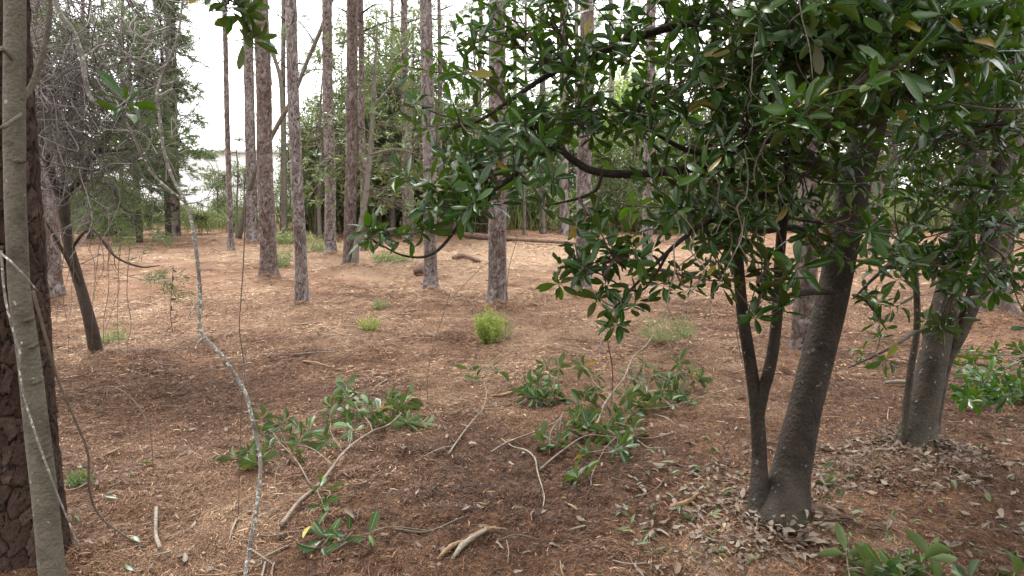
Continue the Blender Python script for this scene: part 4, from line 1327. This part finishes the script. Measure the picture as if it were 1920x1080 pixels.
sap = [GG(455, 1092)] + PP([(468, 1030, 3.88), (480, 960, 3.9), (487, 900, 3.92), (487, 850, 3.94), (476, 800, 3.95), (464, 750, 3.95), (452, 722, 3.95), (420, 672, 3.95), (386, 635, 3.95), (374, 610, 3.95), (376, 560, 3.95), (371, 500, 3.95), (362, 430, 3.95), (347, 378, 3.95), (322, 330, 3.95), (307, 280, 3.95), (300, 225, 3.96), (295, 170, 3.96), (318, 110, 4.0), (335, 60, 4.0), (345, -30, 4.0)])
sroot = stem_thing("sapling", "thin crooked white lichened sapling running the full height at left", "sapling",
           [(sap, [.0125, .012, .012, .0115, .011, .0115, .011, .0115, .0105, .0105, .010, .010, .010, .0095, .009, .009, .0085, .008, .008, .007, .006, .005]),
            (PP([(349, 380, 3.95), (320, 358, 3.9), (285, 325, 3.85), (265, 290, 3.8), (248, 250, 3.75), (230, 220, 3.7), (212, 205, 3.68), (175, 190, 3.65), (160, 150, 3.65), (154, 110, 3.65), (138, 60, 3.65), (110, 20, 3.65), (92, -30, 3.65)]), [.008, .0075, .007, .007, .0065, .006, .0065, .010, .012, .013, .013, .012, .011]),
            (PP([(352, 382, 3.95), (375, 378, 3.9), (395, 368, 3.85)]), [.004, .003, .002]), (PP([(455, 722, 3.95), (459, 690, 3.95), (458, 668, 3.95)]), [.006, .004, .003]),
            (PP([(268, 292, 3.8), (285, 262, 3.8), (282, 240, 3.8)]), [.005, .004, .003]), (PP([(152, 110, 3.65), (200, 82, 3.7), (245, 105, 3.75), (290, 122, 3.8)]), [.007, .005, .004, .002]),
            (PP([(376, 560, 3.95), (360, 580, 3.9), (352, 600, 3.88)]), [.004, .003, .002]), (PP([(386, 632, 3.95), (372, 640, 3.9), (366, 655, 3.85)]), [.005, .003, .002])], M_LICHEN)
O, D, Nn, L = rosette(P(236, 192, 3.62), (.1, -.1, .9), 10, .155, 55, 100, .03)
leaf_objects("leaf", [M_LEAF], FULL, O, D, Nn, L, sroot)

VINES = [("thin dark vine hanging straight beside the lichened sapling", M_VINE, [[(460, 380, 4.5), (457, 480, 4.5), (452, 560, 4.5), (449, 620, 4.5), (458, 690, 4.5), (453, 760, 4.55), (450, 850, 4.6), (447, 965, 4.62)]], .0035),
         ("wavy brown vine reaching the ground right of the big pine", M_VINE, [[(62, 545, 3.9), (88, 640, 3.95), (108, 710, 4.0), (142, 790, 4.05), (165, 850, 4.1), (168, 920, 4.15), (190, 970, 4.2), (250, 1016, 4.25)]], .0085),
         ("pale twig vine clinging along the smooth grey trunk", M_LICHEN, [[(2, 470, 3.25), (10, 560, 3.25), (30, 640, 3.27), (37, 660, 3.27), (40, 720, 3.28), (62, 800, 3.3), (90, 880, 3.34), (115, 945, 3.4), (150, 1030, 3.5)], [(37, 655, 3.27), (42, 640, 3.27)], [(2, 475, 3.25), (30, 500, 3.2), (70, 545, 3.3)]], .0055),
         ("arching grey twig rising from the straw at left", M_VINE, [[(150, 760, 5.6), (185, 730, 5.4), (215, 726, 5.3), (250, 750, 5.2), (275, 790, 5.1), (284, 830, 5.05), (287, 880, 5.05)]], .004),
         ("thin leaning stem standing alone left of the green bush", M_VINE, [[(845, 545, 6.8), (828, 600, 6.75), (812, 650, 6.7), (801, 720, 6.68), (806, 792, 6.66)]], .0035),
         ("reddish thin stem hanging from the magnolia to the cut branches", M_VINE, [[(1168, 560, 4.6), (1150, 600, 4.7), (1140, 640, 5.0), (1148, 690, 5.4), (1147, 760, 6.0)]], .0045),
         ("thin dark stem arching beside the pine behind the green bush", M_VINE, [[(972, 440, 11.8), (955, 500, 11.9), (950, 550, 12.0), (948, 578, 12.4)], [(930, 486, 11.8), (905, 500, 11.8), (860, 545, 11.9), (820, 590, 12.0)]], .006),
         ("pale string-like vine hanging in the upper right leaves", M_PALE, [[(1497, -20, 3.1), (1503, 30, 3.1), (1518, 90, 3.1), (1524, 150, 3.12)]], .003),
         ("short pale vine left of the string-like vine", M_PALE, [[(1410, 140, 3.4), (1412, 100, 3.4), (1418, 60, 3.4)][::-1] + [(1408, 170, 3.4), (1432, 195, 3.4)]], .003),
         ("drooping thin stems with dark hanging leaves at left", M_VINE, [[(325, 500, 8.5), (322, 540, 8.5), (320, 590, 8.5), (324, 625, 8.9)]], .005)]
for lab, mt, lines, r_ in VINES:
    stem_thing("vine", lab, "vine", [(PP(l), [r_, r_ * .9, r_ * .9, r_ * .7]) for l in lines], mt, n=6)
O = np.array([P(322 + R(-6, 6), 505 + k * 11, 8.5) for k in range(11)])
vr = [o for o in bpy.data.objects if o.get("label", "").startswith("drooping thin stems")][0]
leaf_objects("leaf", [M_TWIG], FULL, O, unit(rng.normal(0, .6, (11, 3)) + [0, 0, -.6]), rng.normal(0, 1, (11, 3)), np.full(11, .07), vr)
# tangle of pale vines in the big magnolia
for k in range(26):
    px, py = R(1235, 1460), R(60, 420)
    Yv = R(3.5, 4.2)
    ln = R(120, 300)
    pts, x_, y_ = [], px, py
    for j in range(7):
        pts.append(P(x_, y_, Yv))
        x_ += rng.normal(0, 16)
        y_ += ln / 6 * R(.4, 1.4)
        Yv += rng.normal(0, .04)
    r_ = R(.0018, .0045)
    stem_thing("vine", "pale thin vine dangling among the branches of the big magnolia", "vine", [(pts, [r_, r_, r_ * .6])], M_PALE if k % 3 else M_VINE, "vines hanging in the big magnolia", 5)
for k in range(14):
    px, py = R(80, 260), R(330, 420)
    Yv = R(6.5, 8.5)
    ln = R(150, 330)
    pts, x_, y_ = [], px, py
    for j in range(7):
        pts.append(P(x_, y_, Yv))
        x_ += rng.normal(0, 8)
        y_ += ln / 6
    stem_thing("vine", "thin dark vine hanging from the leaning cedar", "vine", [(pts, [.004, .0035, .002])], M_VINE, "vines hanging from the leaning cedar", 4)

# ------------------------------------------------------------------ cut magnolia branches on the ground
def cut_branch(label, stems, tufts, LL=.115, mat=None, npl=(7, 11), up=.55, name="cut_branch", group=None, lo=35, hi=85, bark=None, yellow=.006):
    pts0 = [GG(*c) for c in stems[0][0]]
    root = thing(name, pts0[0], label, "cut branch", group)
    sk = []
    for k, (l, r_) in enumerate(stems):
        p = [GG(*c) for c in l]
        MB().add(*tube(p, [r_ * .8, r_ * .68, r_ * .5, r_ * .3], 8, 7, .12, k)).build("stem" if k == 0 else "side_stem", bark or M_STICK, root)
        sk.append(smooth_line(p, 8))
    sk = np.concatenate(sk)
    tw = MB()
    A = [[], [], [], []]
    for (px, py, h) in tufts:
        e = GG(px, py, h)
        d = np.linalg.norm(sk - e, axis=1) + .4 * np.linalg.norm(sk - pts0[0], axis=1) * -.3
        b0 = sk[np.argmin(d)]
        ax = unit(unit(e - b0) * .7 + rng.normal(0, .4, 3) + [0, 0, up])
        if np.linalg.norm(e - b0) > .03:
            tw.add(*tube([b0, (b0 + e) / 2 + rng.normal(0, .03, 3), e], [.005, .004, .003], 5, 5))
        r = rosette(e, ax, int(rng.integers(*npl)), LL * 1.28 * R(.85, 1.15), lo, hi, .14)
        for l_, x_ in zip(A, r):
            l_.append(x_)
    tw.build("twigs", bark or M_STICK, root, "stuff")
    O, D, Nn, L = (np.concatenate(x_) for x_ in A)
    tip = O + D * L[:, None]
    low = ground(tip[:, 0], tip[:, 1]) + .012 - tip[:, 2]
    D[:, 2] += np.where(low > 0, low / L, 0)
    D = unit(D)
    leaf_objects("leaf", [mat or M_CUT, M_YELLOW], CUTT, O, D, Nn, L, root, (R(0, 1, len(O)) < yellow).astype(int))
    return root


cut_branch("long cut magnolia branch with a bare grey stem, lying left of centre",
           [([(527, 982, .03), (560, 940, .04), (603, 900, .05), (649, 851, .07), (695, 813, .1), (728, 799, .12), (753, 780, .14)], .019),
            ([(624, 872, .06), (587, 842, .09), (555, 826, .1), (524, 822, .1)], .008), ([(582, 903, .03), (555, 857, .07), (524, 824, .09), (511, 805, .1), (489, 784, .12)], .007),
            ([(640, 860, .06), (655, 835, .1), (660, 815, .12)], .006), ([(640, 845, .06), (625, 820, .1), (618, 800, .12)], .006), ([(700, 812, .1), (690, 790, .13), (655, 745, .2), (649, 718, .25)], .008),
            ([(524, 930, .02), (515, 905, .03), (520, 870, .05), (535, 858, .05)], .004)],
           [(537, 782, .13), (493, 772, .12), (576, 797, .14), (618, 784, .13), (612, 826, .1), (649, 722, .22), (655, 745, .2), (618, 759, .15), (695, 780, .14), (691, 760, .16), (728, 742, .16), (764, 749, .12), (750, 765, .12), (764, 797, .06), (553, 838, .09), (441, 853, .05), (466, 842, .06), (489, 800, .1),
            (482, 863, .04), (503, 834, .07), (660, 805, .1), (566, 815, .1), (790, 797, .04), (670, 767, .15), (710, 775, .14), (645, 740, .2), (530, 800, .1), (740, 755, .14), (715, 795, .1)], .12)
cut_branch("small leafy twig beside the bare stem of the long cut branch", [([(575, 930, .02), (590, 915, .03), (605, 925, .04)], .005)], [(600, 918, .05), (612, 938, .05), (606, 946, .03)], .10, npl=(3, 6))
cut_branch("low leafy twig lying nearest the camera left of centre", [([(800, 995, .01), (730, 998, .02), (670, 1010, .03), (610, 1005, .04), (580, 985, .04)], .005), ([(690, 1035, .01), (650, 1010, .03)], .003)],
           [(590, 992, .05), (608, 1010, .04), (655, 1008, .05), (692, 1012, .04), (602, 1026, .03), (640, 1020, .04)], .115, npl=(3, 6))
cut_branch("forked pale stick with light green leaf tufts in the middle of the ground", [([(841, 856, .02), (862, 825, .03), (885, 796, .05), (905, 777, .07), (912, 745, .12), (908, 722, .18)], .011), ([(905, 777, .06), (940, 778, .05), (975, 762, .08), (1000, 752, .1)], .007), ([(908, 725, .17), (900, 712, .2), (888, 700, .24)], .004), ([(912, 745, .12), (922, 715, .2), (930, 700, .24)], .004)],
           [(880, 695, .24), (889, 716, .2), (924, 690, .26), (932, 706, .2)], .115, npl=(3, 5), yellow=0)
cut_branch("heap of cut magnolia leaves between the forked stick and the tall heap", [([(968, 764, .05), (1000, 745, .1), (1020, 715, .18)], .007), ([(1010, 760, .05), (1036, 735, .1), (1048, 700, .2)], .006), ([(1030, 762, .04), (1038, 745, .08), (1036, 728, .12)], .005)],
           [(1019, 689, .22), (1048, 696, .2), (1010, 713, .18), (1014, 739, .12), (1005, 752, .08), (1036, 739, .12), (985, 745, .1), (1000, 728, .14), (1022, 752, .08), (1030, 712, .17), (990, 735, .1), (1045, 755, .05)], .115)
cut_branch("big heap of cut magnolia boughs with a thick lichened stem, right of centre",
           [([(1106, 816, .05), (1123, 790, .12), (1131, 764, .2), (1146, 742, .26), (1170, 714, .34), (1186, 678, .42), (1210, 655, .5), (1225, 630, .56)], .017),
            ([(1012, 886, .02), (1048, 854, .05), (1096, 832, .09), (1135, 828, .1), (1157, 824, .1)], .010), ([(921, 850, .02), (950, 831, .05), (983, 821, .07), (1013, 809, .08), (1044, 790, .1), (1056, 775, .12)], .013),
            ([(1030, 855, .02), (1032, 820, .08), (1040, 800, .1), (1056, 782, .1)], .006), ([(1108, 916, .01), (1111, 893, .03), (1135, 846, .08)], .006), ([(1390, 725, .02), (1340, 740, .05), (1290, 755, .07), (1240, 770, .1), (1190, 775, .12)], .008), ([(1300, 735, .06), (1270, 715, .14), (1273, 690, .2)], .005),
            ([(1186, 700, .3), (1230, 715, .22), (1260, 720, .16)], .006), ([(1146, 745, .2), (1118, 730, .2), (1098, 700, .24)], .006)],
           [(1094, 696, .24), (1118, 718, .2), (1118, 739, .16), (1096, 751, .1), (1079, 797, .14), (1070, 809, .1), (1019, 833, .07), (1048, 838, .06), (1101, 804, .12), (1140, 816, .1), (1188, 814, .08), (1156, 853, .07), (1168, 850, .06), (1103, 855, .04), (1082, 898, .04), (1188, 713, .28), (1205, 691, .3), (1236, 710, .22), (1253, 718, .18),
            (1272, 679, .24), (1274, 701, .18), (1296, 701, .16), (1306, 712, .14), (1243, 737, .14), (1224, 756, .1), (1193, 763, .14), (1183, 775, .12), (1168, 780, .12), (1253, 756, .08), (1284, 751, .06), (1212, 742, .16), (1217, 770, .08), (1150, 790, .12), (1130, 810, .08), (1110, 780, .12), (1175, 745, .18), (1265, 740, .1), (1088, 775, .12)], .12)
cut_branch("leaf tufts of a cut branch at the bottom right corner", [([(1600, 1120, .02), (1680, 1085, .05), (1725, 1062, .08)], .008), ([(1600, 1110, .02), (1590, 1060, .06), (1588, 1035, .08)], .005), ([(1720, 1065, .08), (1790, 1085, .06), (1900, 1085, .06)], .005)],
           [(1588, 1030, .08), (1600, 1045, .06), (1728, 1055, .1), (1745, 1035, .12), (1660, 1062, .08), (1690, 1075, .07), (1630, 1070, .06), (1815, 1082, .06), (1905, 1072, .06), (1760, 1080, .06), (1700, 1060, .09)], .125, npl=(4, 7))
tf = [(R(1795, 1960), R(650, 755), R(.05, .4)) for k in range(52)]
cut_branch("pile of cut magnolia brush at the right edge", [([(1790, 748, .03), (1850, 720, .15), (1920, 700, .25), (1980, 690, .3)], .014), ([(1800, 725, .05), (1860, 700, .25), (1930, 670, .35)], .010), ([(1930, 760, .03), (1880, 730, .15), (1830, 690, .3)], .010)], tf, .11, M_LEAF, yellow=.012)
cut_branch("tiny leaf tuft beside the foot of the thick magnolia trunk", [([(1535, 945, .01), (1545, 925, .04)], .004)], [(1546, 918, .05), (1552, 926, .03)], .085, npl=(4, 6))

# ------------------------------------------------------------------ weeds
def weed(name, base, h, w, n, mat, label, bl=(.015, .035), bw=(.004, .009), stems=30, group=None, spread=.5):
    root = thing(name, base, label, "weed", group)
    st, fo = MB(), MB()
    for k in range(stems):
        a, rr = R(0, 6.28), math.sqrt(R(0, 1)) * w * .5
        d = np.array([math.cos(a), math.sin(a), 0])
        hh = h * R(.4, 1.12) * (1 - .35 * (rr / (w * .5)) ** 2)
        p = [base + d * rr * .35, base + d * rr * .75 + [0, 0, hh * .55], base + d * rr * R(.85, 1.15) + [0, 0, hh]]
        st.add(*tube(p, [.003, .002, .001], 3, 4, cap=False))
        m_ = n // stems
        t = R(.12, 1, m_)
        O = smooth_line(p, 12)[(t * 23).astype(int)] + rng.normal(0, w * .045, (m_, 3))
        needle_quads(fo, O, unit(rng.normal(0, .7, (m_, 3)) + [0, 0, spread]), R(*bl, m_), R(*bw, m_))
    st.build("stems", mat, root, "stuff")
    fo.build("foliage", mat, root, "stuff", smooth=False)
    return root


weed("green_bush", GG(917, 648), .50, .44, 5000, M_BRIGHT, "bright green feathery bush in the middle of the clearing", (.02, .05), (.006, .012), 60)
weed("dry_weed", GG(945, 640), .46, .42, 900, M_WEED, "wispy dry weed growing into the right side of the green bush", (.02, .05), (.003, .006), 22)
weed("weed_tuft", GG(693, 622), .26, .36, 900, M_BRIGHT, "small light green weed tuft left of the green bush", (.02, .05), (.004, .009), 26)
weed("weed_tuft", GG(712, 580), .22, .4, 600, M_WEED, "faint pale weed tuft behind the small light green tuft", (.02, .06), (.004, .009), 20)
weed("dry_weed", GG(1245, 655), .42, .75, 1500, M_WEED, "grey wispy dry weed under the hanging magnolia bough", (.02, .06), (.003, .007), 40)
weed("weed_tuft", GG(1280, 640), .38, .5, 700, M_WEED, "olive dry weed just right of the grey wispy weed", (.02, .06), (.004, .008), 22)
weed("weed_tuft", GG(545, 455), .5, 2.0, 900, M_WEED, "blue-green weed patch at the clearing edge right of the mound pine", (.08, .2), (.02, .04), 50)
weed("weed_tuft", GG(530, 500), .7, .9, 700, M_WEED, "loose dull green weed beside the pine on the raked mound", (.05, .12), (.012, .03), 34)
weed("weed_tuft", GG(605, 470), .5, 1.4, 700, M_WEED, "dull weed patch by the foot of the pine with the white tag", (.05, .14), (.012, .03), 34)
weed("weed_tuft", GG(735, 492), .35, 1.4, 900, M_WEED, "low dull weed patch right of the dark pine", (.05, .12), (.012, .025), 30)
weed("weed_tuft", GG(155, 905), .12, .25, 160, M_CEDAR2, "few small green blades right of the big pine's foot", (.04, .08), (.006, .012), 10)
weed("weed_tuft", GG(205, 640), .2, .6, 600, M_WEED, "sparse pale weed by the foot of the leaning cedar", (.03, .08), (.005, .01), 20)

# ------------------------------------------------------------------ logs, sticks, slabs
def lie(pts, rad, mat, name, label, cat, group=None, n=8, bump_=.15):
    p = [GG(*c) for c in pts]
    o = thing(name, p[0], label, cat, group) if False else None
    m_ = MB().add(*tube(p, rad, n, 6, bump_, len(label)))
    off = p[0]
    m_.v = [a - off for a in m_.v]
    o = link(name, m_.mesh(name), mat)
    o.location = [float(c) for c in off]
    return tag(o, label, cat, group)


lie([(868, 441, .12), (900, 443, .14), (935, 446, .12), (975, 448, .1)], [.10, .13, .12, .08], M_LOG, "fallen_log", "dark brown fallen log lying at the far edge of the clearing", "log")
lie([(940, 446, .1), (985, 450, .12), (1030, 454, .12), (1082, 457, .1)], [.06, .08, .08, .05], M_LOG, "fallen_log", "thin fallen log running right from the thicker brown log", "log")
lie([(848, 489, .06), (870, 487, .08), (900, 492, .05)], [.05, .08, .04], M_LOG, "root_lump", "lump of brown roots and straw lying in the middle distance", "debris")
lie([(775, 506, .1), (790, 500, .18), (800, 508, .08)], [.10, .16, .08], M_LOG, "root_lump", "clod of upturned roots left of the centre pine", "debris")
lie([(293, 950, .03), (291, 985, .025), (299, 1020, .02)], [.012, .012, .013], M_PALE, "stick", "short straight pale stick in the left foreground", "stick")
lie([(820, 1052, .02), (850, 1032, .025), (885, 1018, .02)], [.008, .02, .008], M_WOOD, "wood_piece", "orange torn wood slab at the bottom centre", "wood slab", None, 6, .3)
lie([(848, 1056, .025), (870, 1030, .035), (912, 1005, .03)], [.010, .019, .010], M_PALE, "wood_piece", "pale split wood piece beside the orange slab", "wood slab", None, 6, .3)
lie([(880, 1012, .02), (915, 1004, .025), (950, 992, .02)], [.008, .014, .006], M_WOOD, "wood_piece", "narrow tan splinter pointing right from the orange slab", "wood slab", None, 6, .3)
lie([(1258, 957, .03), (1285, 948, .03), (1310, 940, .03)], [.015, .022, .01], M_WOOD, "wood_piece", "orange bark slab left of the thick magnolia's foot", "wood slab", None, 6, .3)
lie([(920, 750, .03), (945, 746, .04), (965, 740, .04)], [.015, .022, .012], M_WOOD, "wood_piece", "pale broken wood chunk between the leaf tufts", "wood slab", None, 6, .3)
lie([(940, 823, .04), (962, 839, .04), (987, 849, .04), (1003, 866, .03), (1008, 890, .03), (1020, 935, .02), (1018, 955, .02)], [.005, .006, .007, .007, .006, .005, .004], M_PALE, "stick", "thin white wavy twig running down from the curved branch", "stick")
lie([(740, 1000, .02), (800, 997, .02), (870, 985, .02)], [.009, .009, .006], M_TWIG, "stick", "dark straight stick at the bottom left of centre", "stick")
lie([(855, 780, .02), (880, 772, .03), (905, 790, .02)], [.006, .006, .005], M_TWIG, "stick", "small dark bent twig left of the forked pale stick", "stick")
lie([(195, 850, .02), (225, 836, .03)], [.011, .007], M_WOOD, "wood_piece", "flat pale splinter in the left foreground", "wood slab", None, 6, .3)
lie([(1660, 718, .04), (1690, 714, .05), (1712, 716, .05)], [.02, .024, .02], M_STICK, "stick", "short grey stick end left of the lichened magnolia", "stick")
lie([(545, 665, .03), (590, 662, .03), (630, 660, .02)], [.010, .012, .006], M_STICK, "stick", "pale stick lying in the middle of the clearing behind the leaf heaps", "stick")
lie([(735, 890, .02), (742, 888, .02)], [.013, .012], M_PALE, "pebble", "small white scrap lying on the straw left of centre", "scrap")
for k in range(90):
    px, py = R(60, 1880), 590 + 480 * R(0, 1) ** .8
    s_ = 1 if py > 750 else 1.6
    ln, a = R(25, 90) * (py - 350) / 500, R(0, 6.28)
    dx, dy = math.cos(a) * ln, math.sin(a) * ln * .35
    r_ = R(.003, .007) * s_
    lie([(px - dx / 2, py - dy / 2, .015), (px + R(-5, 5), py + R(-3, 3), .03), (px + dx / 2, py + dy / 2, .015)], [r_, r_, r_ * .6], [M_STICK, M_TWIG, M_PALE, M_WOOD][k % 4], "stick",
        ["thin grey-brown stick lying on the straw", "thin dark twig lying on the straw", "thin bleached twig lying on the straw", "orange-tan splinter lying on the straw"][k % 4], "stick",
        ["grey-brown sticks on the ground", "dark twigs on the ground", "bleached twigs on the ground", "splinters on the ground"][k % 4], 5)

# white tag on the pine
tg = P(619, 418, 23.55)
MB().add(tg + np.array([[-.07, 0, -.08], [.06, .0, -.08], [.07, 0, .07], [-.05, 0, .09]]), np.array([[0, 1, 2, 3]]))
tm_ = MB().add(*boxv(-.075, .075, -.012, .012, -.085, .085))
to = link("trunk_tag", tm_.mesh("trunk_tag", False), M_WALL)
to.location = [float(c) for c in tg]
tag(to, "small white tag fixed to a pine trunk in the background", "tag")

# ------------------------------------------------------------------ fallen leaves
def ground_normal(x, y, e=.03):
    hx = (ground(x + e, y) - ground(x - e, y)) / (2 * e)
    hy = (ground(x, y + e) - ground(x, y - e)) / (2 * e)
    return unit(np.stack([-hx, -hy, np.ones_like(hx)], 1))


def scatter_px(n, x0, x1, y0, y1):
    pts = np.array([G(R(x0, x1), R(y0, y1)) for _ in range(n)])
    return pts


def lay(pts, l0, l1):
    n = len(pts)
    x, y = pts[:, 0], pts[:, 1]
    O = np.stack([x, y, ground(x, y) + R(.008, .03, n)], 1)
    Nn = ground_normal(x, y) + rng.normal(0, .22, (n, 3))
    a = R(0, 6.28, n)
    D = np.stack([np.cos(a), np.sin(a), rng.normal(.06, .12, n)], 1)
    flip = np.where(R(0, 1, n) < .35, -1, 1)[:, None]
    return O, D, Nn * flip, R(l0, l1, n)


for n, box, l0, l1, mt, lab, grp, tmp in [(60, (1200, 1440, 800, 1060), .07, .13, M_DEAD, "dry curled magnolia leaf on the ground left of the thick trunk", "dry leaves left of the thick magnolia", DEAD),
                                     (50, (1500, 1910, 820, 1060), .07, .13, M_DEAD, "dry curled magnolia leaf on the ground right of the thick trunk", "dry leaves right of the thick magnolia", DEAD),
                                     (26, (130, 620, 760, 1060), .06, .11, M_DEAD, "dry tan leaf on the straw in the left foreground", "dry leaves in the left foreground", DEAD),
                                     (24, (620, 1180, 780, 1060), .06, .11, M_DEAD, "dry leaf on the dark straw in the middle foreground", "dry leaves in the middle foreground", DEAD),
                                     (22, (400, 1400, 640, 780), .08, .12, M_DEAD, "dry leaf around the cut branches further back", "dry leaves round the cut branches", DEAD),
                                     (34, (1150, 1420, 850, 1050), .08, .13, M_CUT, "fallen green magnolia leaf left of the thick trunk", "green fallen leaves left of the trunk", FULL),
                                     (18, (1500, 1900, 840, 1050), .08, .13, M_CUT, "fallen green magnolia leaf right of the thick trunk", "green fallen leaves right of the trunk", FULL),
                                     (8, (140, 320, 880, 1060), .08, .11, M_CUT, "fallen green leaf near the foot of the big pine", "green fallen leaves near the big pine", FULL)]:
    O, D, Nn, L = lay(scatter_px(n, box[0], box[1], box[2], box[3]), l0, l1)
    for o in leaf_objects("fallen_leaf", [mt], tmp, O, D, Nn, L, None):
        tag(o, lab, "leaf", grp)
mb = MB()
for n, box in [(420, (1300, 1520, 880, 1060)), (150, (1180, 1460, 800, 1090)), (650, (1520, 1860, 850, 940)), (160, (1440, 1960, 760, 1090)), (90, (1500, 1960, 640, 760)), (160, (100, 1130, 720, 1090))]:
    batch(mb, DEAD, *lay(scatter_px(n, *box), .035, .09))
for bs in (b1, b2):
    n = 230
    a, r_ = R(0, 6.28, n), .13 + np.abs(rng.normal(0, .2, n))
    O, D, Nn, L = lay(np.stack([bs[0] + r_ * np.cos(a), bs[1] + r_ * np.sin(a), 0 * a], 1), .05, .11)
    O[:, 2] += np.maximum(0, .07 - .2 * (r_ - .13)) * R(0, 1, n)
    batch(mb, DEAD, O, D, Nn, L)
o = mb.build("leaf_litter", M_DEAD, None, "stuff")
tag(o, "brown leaf litter gathered round the magnolia feet", "leaf litter")
mb = MB()
for (n, box) in [(70, (1130, 1460, 800, 1090)), (90, (1480, 1960, 760, 1090))]:
    batch(mb, FULL, *lay(scatter_px(n, *box), .03, .08))
o = mb.build("leaf_scraps", M_CUT, None, "stuff")
tag(o, "torn bits of green leaf scattered round the magnolia feet", "leaf scraps")

# ------------------------------------------------------------------ out-of-view crowns added to the two nearest broadleaf trees to shade the front
def shade_crown(root, start, centres, n, ll, mat, bark):
    fo, wd = MB(), MB()
    for c in centres:
        c = np.array(c, float)
        wd.add(*tube([start, (start + c) / 2 + [0, 0, .2], c], [.03, .02, .008], 6, 5))
        for k in range(7):
            d = unit(rng.normal(0, 1, 3)) * R(.5, 1.1)
            wd.add(*tube([c - [0, 0, .2], c + d * .5, c + d], [.010, .007, .004], 4, 3))
        O = blob_points(n, c, np.array([1.25, 1.25, .8]), .15)
        D = unit(unit(O - c) * .6 + rng.normal(0, .5, (n, 3)))
        batch(fo, LOW, O, D, rng.normal(0, .4, (n, 3)) + [0, 0, 1], ll * R(.7, 1.2, n))
    wd.build("shade_branches", bark, root, "stuff")
    fo.build("shade_foliage", mat, root, "stuff", smooth=False)


mag1 = [o for o in bpy.data.objects if o.get("label", "").startswith("large magnolia")][0]
shade_crown(mag1, P(1690, -300, 4.9), [(2.6, 4.8, 6.6), (1.2, 4.2, 5.8), (3.9, 5.5, 6.1), (2.5, 3.0, 6.0), (.7, 2.4, 5.8), (4.0, 3.4, 6.1), (1.7, 6.0, 6.3), (3.1, 6.8, 6.4), (2.5, 1.2, 6.0)], 1500, .16, M_LEAF, M_MAG)
shade_crown(groot, P(34, -500, 3.4), [(-2.5, 3.6, 6.4), (-1.0, 4.6, 6.0), (-3.6, 5.0, 6.5), (-.6, 2.4, 5.8), (-4.0, 2.0, 6.1), (-2.2, 1.4, 6.0), (-2.2, 6.2, 6.6)], 1300, .14, M_FAR, M_GREYBARK)
